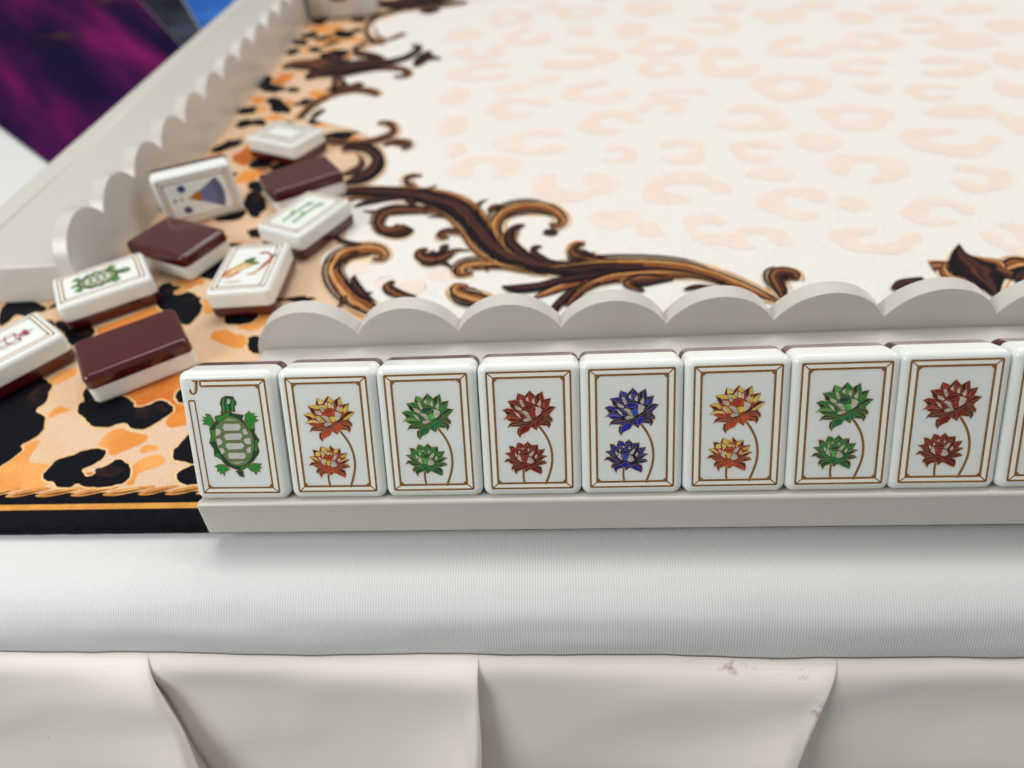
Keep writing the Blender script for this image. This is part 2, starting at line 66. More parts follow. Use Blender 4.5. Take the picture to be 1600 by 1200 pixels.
RIBBONS = [(0,1,[(-14.4,175.1,3.46),(-3.9,175.9,7.11),(9.6,173.9,7.24),(23.3,169.5,8.11),(36.1,162.1,8.61),(45.5,151.3,7.69),(52.1,138.2,6.87),(58.3,126.1,7.2),(67.6,116.4,7.42),(78.5,111.1,7.35),(89.0,107.8,6.59),(100.1,108.0,5.0),(112.6,108.0,2.5)]),(2,0,[(-9.2,168.0,0.73),(-1.1,170.7,2.96),(10.3,169.9,3.18),(23.7,166.8,2.28),(35.4,160.8,0.89)]),(0,0,[(-2.0,162.4,0.84),(4.9,166.6,4.08),(13.3,167.9,2.5),(23.8,166.5,0.68)]),(1,0,[(43.2,149.6,0.74),(36.1,154.6,3.2),(26.7,157.6,4.51),(16.5,158.6,5.23),(11.3,154.8,4.32),(11.1,147.2,2.9),(15.3,141.4,5.35),(21.0,140.9,9.58),(24.2,143.7,5.23)]),(2,1,[(69.8,115.9,0.9),(64.0,124.2,3.57),(59.7,134.6,3.97),(59.1,146.1,4.48),(63.9,153.6,6.63),(71.9,156.2,6.97),(79.9,152.6,5.85),(84.6,145.3,3.5),(83.8,140.0,3.28),(79.9,138.8,3.85)]),(0,0,[(77.6,135.3,2.51),(80.7,134.3,3.76),(83.0,134.4,1.4)]),(0,0,[(74.9,115.9,0.5),(68.9,121.7,3.93),(64.9,129.1,3.05),(65.0,136.4,3.18),(67.6,139.9,2.93),(70.2,140.9,0.78)]),(0,0,[(82.0,112.1,0.52),(77.0,116.4,2.69),(74.1,120.7,2.09),(74.4,124.1,2.09),(77.0,124.6,0.8)]),(1,1,[(52.8,128.6,0.32),(47.7,135.6,1.81),(41.9,138.8,2.69),(38.5,137.6,2.48),(38.6,134.1,2.28),(41.2,134.4,1.22)]),(1,0,[(50.2,123.9,0.59),(44.9,124.6,2.02),(40.0,120.5,3.94),(35.7,119.5,5.88),(32.1,121.4,3.87),(31.6,125.1,3.12),(34.1,126.3,1.44)]),(0,0,[(39.3,123.3,0.7),(40.5,126.8,3.31),(41.9,127.4,1.4)]),(2,1,[(76.4,107.4,0.76),(67.8,111.8,2.94),(59.0,114.6,3.9),(51.7,115.1,4.85),(47.9,112.6,4.26),(48.6,108.7,3.76),(52.5,109.3,1.51)]),(2,1,[(66.0,87.3,1.97),(58.3,91.7,4.76),(52.0,94.5,5.67),(47.9,97.7,4.01),(47.9,100.9,3.44),(51.5,100.4,1.17)]),(2,1,[(33.4,80.4,2.72),(21.3,87.7,4.62),(13.0,94.8,5.27),(5.4,104.7,5.22),(0.6,114.7,4.5),(1.2,123.5,5.8),(6.0,128.1,6.95),(12.7,128.0,6.59),(17.6,124.3,3.63),(17.5,120.6,2.91),(13.6,120.9,1.08)]),(0,0,[(20.4,92.9,0.35),(14.7,98.6,2.35),(11.0,104.3,2.49),(9.4,108.5,1.55),(9.8,110.1,0.61)]),(1,0,[(33.9,95.6,1.16),(29.5,96.5,3.18),(24.8,99.5,3.88),(22.8,102.9,2.94),(24.5,105.7,1.69)]),(0,0,[(63.4,99.7,0.69),(68.3,97.9,3.98),(76.5,98.8,4.0),(85.4,102.4,3.35),(99.3,105.2,1.27)]),(2,0,[(73.8,91.9,0.63),(78.5,95.1,3.18),(86.0,99.4,4.07),(95.7,102.9,2.86),(106.1,104.7,0.99)]),(0,0,[(80.5,83.7,2.35),(83.9,90.2,2.76),(88.7,96.8,2.12),(94.3,100.6,0.55)]),(1,0,[(85.8,86.7,2.28),(90.0,94.4,2.65),(96.9,99.8,1.21)]),(0,1,[(-11.1,184.1,2.0),(-4.6,187.8,8.28),(0.1,196.6,7.18),(0.2,207.0,4.81),(-4.8,217.3,5.78),(-12.6,222.4,7.54),(-20.1,220.4,3.45)]),(1,0,[(-14.2,194.2,1.26),(-9.9,195.7,4.77),(-7.1,202.6,3.18),(-8.7,210.2,1.29),(-11.3,213.7,0.5)]),(1,1,[(-31.9,232.2,3.44),(-19.8,227.9,4.55),(-8.8,228.1,5.89),(-0.7,232.9,5.79),(1.9,241.0,3.1),(-2.8,250.5,3.71),(-8.1,251.2,2.99)]),(1,1,[(0.2,222.3,1.28),(4.4,226.4,5.34),(10.1,224.5,5.53),(12.7,220.1,2.4),(9.8,217.3,1.57)]),(1,1,[(23.4,188.1,0.78),(18.8,188.6,2.83),(16.7,185.5,2.12),(18.7,180.4,2.61),(22.1,177.8,1.17)]),(1,0,[(55.0,152.8,0.86),(58.1,155.8,4.9),(62.2,154.6,1.25)]),(2,1,[(72.3,109.5,3.7),(84.6,109.9,6.2),(96.8,111.4,5.99),(110.8,110.9,5.53),(124.4,108.4,5.37),(133.4,103.3,4.99),(142.5,95.8,4.39),(149.4,88.8,3.25),(154.5,83.8,0.85)]),(0,0,[(80.5,107.6,1.4),(92.6,108.9,2.6),(109.6,108.1,1.81),(125.9,104.7,1.36),(138.0,97.0,1.0)]),(1,0,[(78.5,99.2,1.66),(90.4,103.7,4.39),(102.5,107.3,3.55),(116.4,107.2,1.0)]),(2,0,[(85.2,88.8,1.75),(92.2,97.5,3.72),(102.2,102.9,4.38),(117.0,104.0,3.92),(130.2,100.9,2.35),(137.7,95.3,0.9)]),(1,0,[(111.1,93.7,1.41),(106.7,98.2,3.9),(111.8,100.5,6.08),(121.5,100.7,2.1)]),(0,0,[(124.3,93.7,0.94),(129.2,95.0,2.31),(137.3,92.9,1.36)]),(1,1,[(154.1,83.8,0.49),(155.0,91.7,3.42),(154.8,98.4,4.06),(157.4,101.6,5.48),(160.9,100.5,4.47),(160.9,96.8,1.6)]),(1,1,[(103.9,112.7,0.8),(96.9,114.5,3.26),(90.9,116.9,4.94),(88.1,121.6,2.49),(90.1,124.8,2.79),(92.7,124.6,1.2)]),(0,0,[(219.8,114.4,0.38),(217.4,107.8,4.61),(217.6,100.8,11.29),(219.1,94.8,9.48),(218.6,86.8,3.23),(217.5,83.5,0.76)]),(2,1,[(205.9,102.2,3.88),(210.7,101.5,4.7),(215.4,97.6,3.7),(217.1,89.3,2.28),(217.4,84.6,0.73)]),(2,1,[(238.6,101.5,3.41),(233.4,101.9,5.77),(227.9,99.6,3.47),(223.1,92.9,2.38),(218.4,84.5,0.76)]),(0,0,[(189.1,89.5,0.96),(193.7,92.4,3.79),(200.8,94.7,2.0)]),(0,0,[(237.3,95.2,5.29),(232.6,96.4,5.17),(228.9,94.1,1.61),(227.5,90.2,0.5)]),(1,1,[(-52.7,263.2,3.13),(-50.0,282.5,4.36),(-43.0,295.6,5.21),(-32.4,301.4,6.39),(-23.1,299.3,5.93),(-17.2,293.5,3.95),(-17.6,289.7,0.93)]),(1,0,[(-43.8,322.4,2.71),(-45.9,315.3,2.78),(-41.2,307.3,4.76),(-34.9,306.3,6.38),(-28.7,312.4,5.82)]),(0,0,[(-62.9,330.1,6.97),(-54.7,335.3,16.71),(-44.7,340.3,19.63),(-33.5,344.0,17.39),(-21.7,345.4,10.81),(-10.7,351.6,7.64),(-4.4,363.8,5.01),(-4.2,373.9,3.6),(-8.9,377.4,3.11)]),(1,0,[(-49.2,322.3,2.17),(-36.6,332.1,6.9),(-24.1,336.6,7.11),(-12.7,334.5,6.36),(-4.8,328.6,4.15),(-4.2,319.8,5.09),(-11.1,319.9,2.69)]),(0,1,[(-23.2,353.9,1.86),(-32.6,360.6,7.26),(-41.4,367.3,6.58),(-45.8,374.5,2.79),(-45.2,381.7,5.03),(-40.4,383.3,2.28)]),(0,0,[(-0.2,334.5,2.14),(1.4,345.7,7.42),(3.0,357.4,6.41),(3.8,363.4,1.76)]),(0,0,[(2.2,351.5,10.64),(7.2,349.3,6.37),(14.0,346.2,1.05)]),(1,0,[(-86.3,347.9,2.45),(-78.9,353.6,12.8),(-67.0,349.0,11.52),(-54.4,341.0,8.63),(-47.8,336.3,3.26)]),(0,0,[(-64.4,323.8,1.26),(-61.0,332.0,11.61),(-55.3,337.7,12.12),(-48.9,337.7,2.4)]),(0,0,[(-62.9,362.7,5.31),(-59.8,363.4,10.29),(-53.1,356.0,4.93),(-45.7,345.1,2.27)]),(1,0,[(-72.6,354.8,2.52),(-66.9,358.6,7.99),(-56.5,349.5,4.42),(-48.0,340.9,1.05)]),(1,1,[(18.6,474.2,7.23),(-0.3,470.2,9.4),(-19.3,468.1,9.32),(-34.7,461.7,8.58),(-45.9,449.5,5.95),(-48.3,428.1,3.01),(-44.1,406.6,2.74),(-35.6,389.6,5.07),(-27.9,385.3,2.55)]),(2,0,[(-43.5,431.6,0.53),(-37.7,408.1,1.51),(-28.5,393.5,4.34),(-18.2,405.3,5.83)]),(0,0,[(-49.7,491.7,5.95),(-38.6,485.2,21.92),(-22.1,488.2,26.75),(-3.0,494.2,21.93),(10.8,505.6,10.09)]),(0,0,[(-14.6,455.1,3.55),(-7.2,456.7,12.55),(0.2,458.2,3.43)]),(1,0,[(-44.4,257.8,1.43),(-45.2,263.9,2.7),(-43.6,271.5,3.85),(-41.6,274.8,1.62)])]
SPOTS = [[(-95.9,56.3),(-89.2,60.6),(-79.8,58.3),(-75.1,51.7),(-73.9,47.9),(-75.0,44.3),(-70.9,41.7),(-68.6,37.7),(-68.1,33.8),(-71.0,30.0),(-69.9,27.4),(-72.7,21.8),(-75.4,20.8)],[(-62.2,45.1),(-61.7,47.5),(-56.6,47.9),(-50.3,49.5),(-45.6,46.9),(-44.0,44.5),(-40.8,44.9),(-38.2,46.9),(-35.0,46.5),(-31.2,42.8),(-32.8,39.4),(-36.1,35.5),(-40.3,35.3),(-44.3,37.7),(-48.3,36.4),(-52.8,36.8),(-56.7,39.5),(-60.5,42.5)],[(-57.9,18.4),(-57.4,23.4),(-53.7,25.8),(-50.9,27.4),(-47.5,27.9),(-44.8,27.2),(-43.7,24.6),(-44.8,22.5),(-47.4,20.6),(-47.1,19.1),(-44.6,17.6),(-43.4,19.0),(-41.8,21.4),(-39.4,23.8),(-36.2,22.4),(-33.6,19.4),(-33.2,15.9),(-35.7,14.5),(-41.2,13.9),(-44.6,14.4),(-46.8,15.1),(-48.3,14.0),(-51.0,14.1),(-54.0,16.1),(-55.8,16.3)],[(-22.1,33.5),(-23.6,29.3),(-24.6,26.7),(-23.3,23.5),(-20.1,22.4),(-15.8,21.7),(-13.3,25.4),(-17.3,31.7)],[(-16.3,20.9),(-18.7,19.9),(-20.0,17.5),(-16.9,14.6),(-12.3,14.4),(-9.1,15.9),(-12.0,19.8)],[(-33.4,49.5),(-32.3,52.2),(-28.8,50.5),(-27.3,46.8),(-31.0,46.2)],[(-64.0,51.9),(-63.5,54.4),(-58.4,47.9),(-58.5,45.5),(-61.2,47.4)],[(-118.7,96.2),(-119.7,103.0),(-116.8,104.6),(-109.5,102.4),(-101.5,97.7),(-102.2,95.2),(-104.9,95.3),(-106.2,92.9),(-111.0,94.0),(-111.7,90.0),(-113.4,87.7)],[(-92.2,86.5),(-91.9,89.7),(-80.0,86.7),(-75.1,81.0),(-78.1,75.2),(-81.9,76.8),(-86.9,82.4)],[(-64.1,109.2),(-59.9,110.7),(-55.8,103.4),(-50.6,104.8),(-45.7,100.2),(-41.9,94.1),(-42.1,86.9),(-44.7,84.7),(-51.6,90.6),(-59.8,96.8)],[(-76.1,264.4),(-75.2,261.7),(-77.1,259.6),(-78.6,258.0),(-80.6,256.7),(-83.2,255.9),(-85.2,257.9),(-87.2,259.8),(-86.3,262.5),(-87.1,265.4),(-85.3,267.6),(-82.6,268.3),(-80.3,266.5),(-78.5,265.6)],[(-77.5,238.4),(-74.0,237.6),(-75.9,233.1),(-79.3,230.2),(-81.6,227.6),(-84.4,225.6),(-86.4,226.6),(-88.6,227.3),(-89.1,230.0),(-88.3,233.4),(-86.0,236.4),(-84.0,241.1),(-80.8,240.9),(-77.0,243.2)],[(-42.3,170.2),(-40.5,165.0),(-41.7,162.2),(-42.0,157.9),(-45.0,158.5),(-48.1,163.4),(-50.6,166.8),(-52.8,171.2),(-53.5,175.5),(-53.9,179.9),(-52.8,182.8),(-50.4,184.3),(-46.9,178.6),(-44.1,175.1)],[(-48.2,162.6),(-48.6,160.2),(-49.2,157.7),(-51.9,156.1),(-55.4,156.1),(-58.5,156.2),(-60.6,157.8),(-63.7,159.1),(-64.8,161.8),(-62.9,164.2),(-59.2,165.0),(-56.3,165.5),(-53.5,165.0),(-49.9,164.8)],[(-41.1,133.1),(-40.9,131.6),(-40.7,129.6),(-42.5,129.8),(-44.3,129.9),(-46.5,130.8),(-48.5,132.9),(-49.5,135.2),(-48.3,136.4),(-48.4,138.2),(-46.6,138.0),(-44.9,138.1),(-42.8,136.9),(-41.0,135.0)],[(-1.7,96.9),(-3.1,96.3),(-4.2,95.7),(-5.7,95.0),(-8.5,95.5),(-10.6,96.1),(-13.6,96.7),(-13.7,97.7),(-12.6,98.4),(-11.4,98.9),(-9.3,99.0),(-6.9,99.4),(-5.2,98.4),(-2.4,97.9)],[(-12.2,71.9),(-10.9,69.2),(-11.7,67.8),(-13.5,67.8),(-15.2,68.3),(-16.9,70.0),(-18.1,72.0),(-18.7,74.0),(-19.5,76.4),(-18.3,77.2),(-16.8,77.3),(-15.2,76.5),(-13.4,76.0),(-12.2,73.7)],[(-37.9,202.4),(-39.8,200.7),(-40.9,199.4),(-41.6,196.9),(-44.9,199.1),(-47.4,199.8),(-49.7,201.6),(-50.4,203.8),(-52.8,206.9),(-50.8,208.5),(-48.6,209.8),(-45.2,209.0),(-42.0,207.6),(-39.2,205.2)],[(-44.8,98.8),(-44.0,97.4),(-45.1,96.9),(-45.2,95.2),(-47.1,95.5),(-48.6,96.9),(-50.2,97.8),(-50.3,99.2),(-50.8,100.4),(-50.6,101.6),(-49.6,102.2),(-48.1,102.3),(-46.3,101.6),(-44.6,100.4)],[(-51.8,408.3),(-53.6,405.9),(-55.5,404.4),(-57.8,402.9),(-61.9,404.1),(-66.2,408.2),(-68.6,413.2),(-70.0,417.5),(-72.0,422.9),(-69.7,425.0),(-66.1,425.4),(-61.4,421.4),(-56.8,418.6),(-55.6,413.3)],[(-81.9,452.8),(-82.4,448.0),(-83.4,444.9),(-83.9,440.9),(-85.9,438.5),(-88.5,442.5),(-91.4,442.4),(-93.9,446.4),(-93.8,451.4),(-92.4,454.5),(-91.9,458.5),(-89.4,458.6),(-87.1,457.4),(-85.0,455.4)],[(-80.6,419.3),(-81.7,415.7),(-81.1,411.7),(-83.4,409.8),(-86.0,408.1),(-88.6,411.3),(-91.6,411.9),(-93.6,415.4),(-94.6,419.5),(-91.8,421.6),(-90.2,423.4),(-88.2,425.7),(-85.0,426.4),(-83.7,421.5)],[(-69.0,384.1),(-68.7,380.9),(-70.0,378.6),(-71.8,377.1),(-74.2,376.6),(-76.5,378.7),(-79.1,379.9),(-79.1,383.0),(-80.3,385.6),(-79.7,388.2),(-78.1,390.0),(-75.6,390.8),(-73.2,388.2),(-71.9,386.0)],[(-85.0,383.9),(-84.3,380.5),(-84.6,377.3),(-86.7,376.8),(-87.6,373.9),(-89.9,374.6),(-91.9,376.8),(-93.7,379.6),(-94.3,383.2),(-93.7,386.2),(-92.6,388.5),(-90.8,389.8),(-88.5,389.2),(-86.4,387.1)],[(-74.3,311.8),(-74.0,308.7),(-76.9,308.1),(-78.3,305.4),(-82.7,307.6),(-87.0,309.6),(-89.5,313.3),(-93.8,317.4),(-92.9,320.5),(-89.1,320.7),(-88.0,324.3),(-82.9,320.1),(-79.5,317.8),(-75.2,315.2)],[(-65.3,309.9),(-63.9,307.7),(-64.9,305.8),(-66.6,304.8),(-68.6,304.7),(-70.5,305.9),(-72.4,307.0),(-72.3,309.1),(-73.5,311.0),(-73.0,312.9),(-71.6,314.1),(-69.4,313.3),(-67.5,313.2),(-66.3,311.5)],[(-61.1,278.7),(-61.4,275.9),(-61.3,272.3),(-65.4,274.2),(-67.8,273.7),(-71.0,276.0),(-73.7,279.0),(-74.1,282.2),(-75.4,285.5),(-75.0,288.5),(-71.7,288.0),(-68.9,289.3),(-65.5,285.4),(-63.3,282.1)],[(-51.9,291.0),(-51.1,288.9),(-51.7,286.2),(-53.8,284.3),(-55.9,282.2),(-58.0,283.7),(-60.9,282.6),(-62.2,284.7),(-62.5,287.4),(-60.0,289.6),(-59.3,292.2),(-57.2,294.4),(-54.9,293.3),(-53.0,292.8)],[(-70.5,261.5),(-70.0,259.5),(-69.7,257.0),(-71.8,257.3),(-73.5,257.7),(-75.3,258.7),(-77.9,259.9),(-78.3,262.6),(-78.7,264.8),(-79.0,267.5),(-76.7,267.3),(-74.8,267.7),(-72.8,265.3),(-70.9,263.7)],[(-84.4,401.1),(-82.6,397.1),(-83.5,394.3),(-86.0,393.8),(-88.7,394.8),(-91.6,396.2),(-94.2,399.6),(-95.3,403.3),(-96.8,407.4),(-95.7,410.3),(-92.5,409.1),(-90.2,408.6),(-87.4,407.7),(-86.1,403.9)]]
ORANGE = [(0,[(-74.6,20.8),(-70.7,29.4),(-66.4,31.5),(-65.4,24.0),(-59.1,22.3),(-58.4,18.8),(-55.5,14.4),(-67.2,12.8),(-70.4,12.9)]),(0,[(-69.7,41.7),(-70.1,43.3),(-68.3,45.7),(-63.8,44.0),(-67.0,42.6),(-68.6,40.9)]),(0,[(-47.8,32.6),(-45.1,35.9),(-40.2,34.3),(-34.9,32.7),(-34.6,30.1),(-36.9,28.1),(-39.5,26.6),(-42.2,25.5),(-47.7,29.4)]),(0,[(-34.1,26.3),(-33.7,29.1),(-29.7,28.4),(-29.8,26.7)]),(0,[(-34.0,21.8),(-28.8,25.3),(-25.3,22.0),(-30.6,18.7),(-30.8,14.9),(-32.6,14.9)]),(1,[(-49.9,49.5),(-44.8,54.9),(-35.5,58.4),(-27.9,45.0),(-24.0,37.4),(-28.8,35.8),(-31.8,38.1),(-31.2,42.8),(-38.2,46.9),(-44.0,44.4)]),(0,[(-89.7,47.9),(-86.7,46.5),(-84.3,43.4),(-84.3,40.5)]),(1,[(-47.4,19.2),(-43.4,19.1),(-44.6,17.6)]),(0,[(-78.9,44.7),(-77.5,45.0),(-76.1,43.8),(-77.4,43.3)]),(0,[(-79.3,57.3),(-73.9,63.7),(-71.1,60.2),(-75.8,55.2)]),(1,[(-78.0,82.7),(-68.5,90.0),(-58.6,97.6),(-55.6,94.1),(-69.8,82.2),(-75.5,81.8)]),(2,[(-116.5,92.7),(-112.0,97.4),(-110.5,94.0),(-113.4,89.3),(-114.5,89.4)]),(0,[(-59.8,111.6),(-49.2,119.2),(-46.5,116.2),(-51.2,110.1),(-56.0,105.1)]),(0,[(-50.0,70.9),(-46.2,82.5),(-43.1,80.8),(-45.8,72.2)]),(1,[(-53.0,214.2),(-55.2,210.3),(-54.4,204.2),(-58.8,204.8),(-63.0,207.3),(-67.0,210.4),(-71.9,214.6),(-75.0,221.2),(-73.3,225.3),(-72.2,228.7),(-71.3,234.4),(-65.7,229.4),(-60.6,227.9),(-55.8,221.4)]),(2,[(-45.3,203.8),(-46.8,202.1),(-47.1,199.8),(-50.5,201.5),(-52.7,201.8),(-55.6,202.6),(-58.6,205.2),(-58.6,207.9),(-57.5,209.3),(-57.8,211.7),(-55.5,212.0),(-52.7,211.6),(-49.4,209.9),(-48.1,206.7)]),(0,[(-78.4,220.9),(-78.6,219.4),(-78.8,217.9),(-79.8,216.7),(-82.1,217.0),(-84.5,217.9),(-86.3,220.0),(-88.2,222.1),(-86.9,223.5),(-87.8,226.2),(-85.8,226.8),(-83.1,225.4),(-80.9,224.7),(-79.4,222.7)]),(1,[(-48.4,113.8),(-47.9,111.8),(-47.1,109.3),(-49.8,108.6),(-51.2,107.1),(-53.3,106.5),(-54.8,108.0),(-56.8,108.9),(-56.4,111.1),(-56.6,113.0),(-55.5,114.7),(-54.1,116.8),(-51.8,115.5),(-50.2,114.7)]),(0,[(-17.1,73.3),(-19.3,72.6),(-19.7,70.9),(-22.8,71.4),(-26.1,72.9),(-28.8,74.5),(-32.3,76.5),(-32.6,78.4),(-33.1,80.4),(-31.3,81.2),(-28.4,81.3),(-24.8,78.9),(-21.6,77.7),(-19.3,75.6)]),(0,[(-20.6,86.2),(-20.9,85.0),(-21.7,84.2),(-23.0,83.9),(-24.4,84.1),(-26.3,83.8),(-27.1,85.4),(-28.6,86.6),(-28.2,87.8),(-27.2,88.6),(-26.3,89.4),(-24.7,89.6),(-22.9,88.7),(-21.1,87.7)]),(0,[(-37.8,180.3),(-38.8,179.1),(-39.1,178.1),(-39.4,176.4),(-41.0,177.5),(-42.4,177.9),(-43.2,179.5),(-45.0,181.0),(-45.0,182.8),(-43.6,183.2),(-42.9,183.8),(-41.7,183.6),(-40.2,183.7),(-39.2,181.9)]),(0,[(-37.4,94.5),(-36.6,92.6),(-37.3,91.2),(-38.7,90.5),(-40.8,91.7),(-42.7,91.5),(-44.6,93.0),(-44.4,95.0),(-45.8,96.9),(-45.5,98.6),(-44.0,99.4),(-42.0,99.4),(-40.2,97.3),(-38.3,96.3)]),(1,[(-14.0,56.6),(-13.8,54.8),(-14.7,53.2),(-16.7,51.4),(-20.9,52.3),(-24.4,53.5),(-27.0,55.2),(-30.2,57.3),(-27.5,58.8),(-26.6,60.4),(-23.6,60.7),(-20.5,62.4),(-17.0,60.3),(-12.5,59.0)]),(0,[(-41.7,67.0),(-42.1,66.1),(-42.8,65.3),(-43.6,64.3),(-45.7,64.9),(-48.0,65.0),(-49.1,66.3),(-49.6,67.4),(-49.6,68.3),(-49.2,69.2),(-47.8,69.6),(-45.9,69.2),(-44.1,69.0),(-42.2,68.2)]),(0,[(-62.9,425.3),(-67.4,422.1),(-69.0,418.9),(-70.7,413.8),(-76.7,418.1),(-81.9,420.2),(-84.8,425.8),(-91.3,431.6),(-90.8,437.6),(-85.1,438.1),(-81.9,439.9),(-77.3,438.4),(-71.4,438.0),(-68.0,431.6)]),(0,[(-43.2,395.4),(-44.4,393.5),(-46.2,392.3),(-49.4,392.8),(-53.1,396.2),(-57.2,397.5),(-60.5,401.2),(-61.4,404.4),(-60.4,406.3),(-59.3,408.2),(-54.9,405.7),(-51.8,404.7),(-48.6,401.9),(-45.4,398.9)]),(0,[(-65.7,397.2),(-66.4,395.2),(-66.2,392.5),(-69.0,392.7),(-71.5,392.7),(-74.0,394.9),(-76.5,396.9),(-79.3,400.0),(-79.3,403.1),(-77.5,404.9),(-74.0,403.7),(-71.7,404.7),(-68.8,402.4),(-65.3,400.3)]),(0,[(-77.4,383.4),(-77.0,380.9),(-78.0,379.3),(-79.3,378.0),(-81.7,380.0),(-83.5,381.1),(-86.0,382.6),(-87.4,385.4),(-87.5,388.0),(-85.3,388.3),(-84.5,389.8),(-82.4,388.5),(-80.0,388.8),(-79.2,385.6)]),(0,[(-46.7,298.2),(-45.4,295.3),(-47.5,294.6),(-48.2,292.2),(-50.9,292.8),(-53.1,295.2),(-54.8,297.3),(-57.6,299.9),(-57.9,303.1),(-56.7,305.4),(-54.3,306.0),(-51.5,305.0),(-48.9,303.3),(-46.6,301.0)]),(0,[(-60.8,267.0),(-61.7,265.6),(-62.8,264.5),(-65.2,264.5),(-67.7,264.3),(-70.6,265.4),(-73.8,266.9),(-73.5,268.8),(-74.3,270.7),(-73.4,272.3),(-69.8,271.6),(-67.1,272.1),(-64.8,270.0),(-62.7,268.7)]),(0,[(-81.4,295.9),(-80.9,293.4),(-80.9,290.8),(-83.0,290.8),(-84.8,290.3),(-87.3,291.8),(-88.7,294.8),(-91.2,297.4),(-91.0,300.0),(-90.6,302.3),(-88.2,301.8),(-86.7,303.0),(-84.4,300.7),(-82.1,298.6)]),(0,[(-51.0,270.0),(-50.3,268.6),(-50.4,266.5),(-51.7,264.6),(-53.3,263.4),(-54.9,263.3),(-56.3,264.0),(-56.9,265.4),(-57.6,266.9),(-56.6,268.7),(-56.0,270.5),(-54.6,272.0),(-53.1,271.5),(-51.7,271.3)]),(0,[(-55.2,376.4),(-56.1,374.3),(-57.8,373.5),(-58.9,371.8),(-61.4,372.8),(-63.4,374.6),(-65.2,376.4),(-66.3,378.6),(-66.6,380.8),(-66.1,382.9),(-63.6,382.5),(-61.5,382.6),(-58.8,381.6),(-56.4,379.2)]),(0,[(-78.2,358.3),(-78.1,356.7),(-79.4,356.2),(-80.5,355.9),(-81.9,356.0),(-83.4,356.8),(-85.2,357.9),(-86.1,359.8),(-85.5,361.1),(-85.0,362.3),(-84.0,363.1),(-82.2,362.9),(-80.7,361.3),(-78.8,360.1)])]
ROSETTES = [(50.7,192.7,16.1,13.3,-1.6),(89.3,173.1,17.8,14.1,1.6),(135.0,165.1,17.5,14.2,-1.0),(174.9,149.1,13.7,12.9,-0.6),(208.6,174.7,16.0,14.0,-2.2),(246.7,162.5,12.1,11.4,2.6),(223.4,137.6,13.3,10.6,-0.8),(105.1,143.0,10.3,7.0,9),(117.2,133.8,5.6,5.1,9),(138.3,133.3,7.8,11.5,-0.3),(154.7,124.2,12.4,8.3,-1.3),(194.9,120.9,15.3,9.2,0.9),(194.4,147.2,5.4,7.0,9),(73.5,218.4,18.5,14.1,0),(109.9,200.3,8.7,9.4,3.0),(136.9,200.7,12.0,13.5,3.1),(170.3,196.6,11.8,11.1,-0.4),(196.3,202.6,11.0,9.3,9),(170.5,174.1,8.4,5.1,9),(251.5,197.3,20.0,14.8,0.7),(238.4,118.5,8.0,11.1,2),(109.9,236.6,16.2,15.1,-0.7),(173.7,231.9,18.4,15.4,2.8),(220.7,227.3,16.0,15.7,9.5),(266.7,226.9,14.0,7.9,9),(64.6,261.7,18.1,14.2,-0.5),(105.1,278.0,18.6,17.0,0.6),(145.7,266.3,15.8,9.5,-0.6),(134.8,251.1,12.1,9.9,-2.0),(202.1,269.7,19.5,17.9,9.5),(239.9,260.9,8.1,8.3,9),(265.4,251.9,13.2,11.4,-0.4),(41.9,319.7,21.0,15.5,0),(77.4,300.6,7.6,7.9,9),(59.7,290.8,10.9,8.7,9),(96.4,334.6,22.8,21.0,2.6),(141.4,307.7,12.5,14.6,9.5),(179.0,309.6,16.8,25.2,0.2),(244.5,291.7,15.8,12.4,-0.5),(285.1,284.2,18.0,14.8,2.9),(223.7,328.8,19.7,19.0,0.8),(261.0,330.8,16.4,16.6,9.5),(307.6,321.1,19.0,13.7,9),(147.8,344.2,20.3,17.8,9.5),(37.1,356.1,15.8,14.9,1.6),(66.7,382.5,15.7,20.5,0.8),(181.1,380.1,18.6,20.0,2.9),(225.1,389.4,14.6,14.7,9),(267.0,375.6,12.7,15.4,9),(298.9,353.4,16.2,17.9,2.9),(100.2,386.6,9.6,13.4,9),(131.8,379.7,12.1,14.5,9),(52.0,426.2,15.5,18.6,9.5),(100.4,427.8,17.4,15.4,9.5),(147.8,424.9,18.6,15.0,9),(22.6,392.0,12.1,15.4,9),(341.0,340.3,10.5,13.4,9),(28.8,282.4,7.9,14.5,9),(32.7,243.0,7.3,13.2,9),(35.5,215.2,5.2,7.9,9),(300.2,248.6,6.0,12.8,9),(283.8,210.1,5.6,10.8,9),(198.9,416.6,13.4,9.8,9),(252.2,407.5,14.7,9.4,9),(298.3,391.8,15.8,10.4,9),(335.8,378.5,15.0,9.9,9),(316.2,286.7,8.1,12.0,9),(30.7,101.8,6.0,3.9,9),(41.2,109.1,4.7,3.7,9),(36.8,90.1,4.4,2.9,9),(46.4,82.4,3.4,2.4,9),(21.6,162.9,8.2,5.0,9),(9.5,115.5,3.9,3.4,9),(20.7,106.4,3.3,2.4,9)]

# ------------------------------------------------------------------ helpers
def lin(c):
    return tuple((v/255/12.92 if v/255 <= .04045 else ((v/255+.055)/1.055)**2.4) for v in c)

def new_mat(name):
    m = bpy.data.materials.new(name); m.use_nodes = True
    return m, m.node_tree, m.node_tree.nodes['Principled BSDF']

def N(t, kind, **kw):
    n = t.nodes.new(kind)
    for k, v in kw.items():
        if k in n.inputs.keys(): n.inputs[k].default_value = v
        else: setattr(n, k, v)
    return n

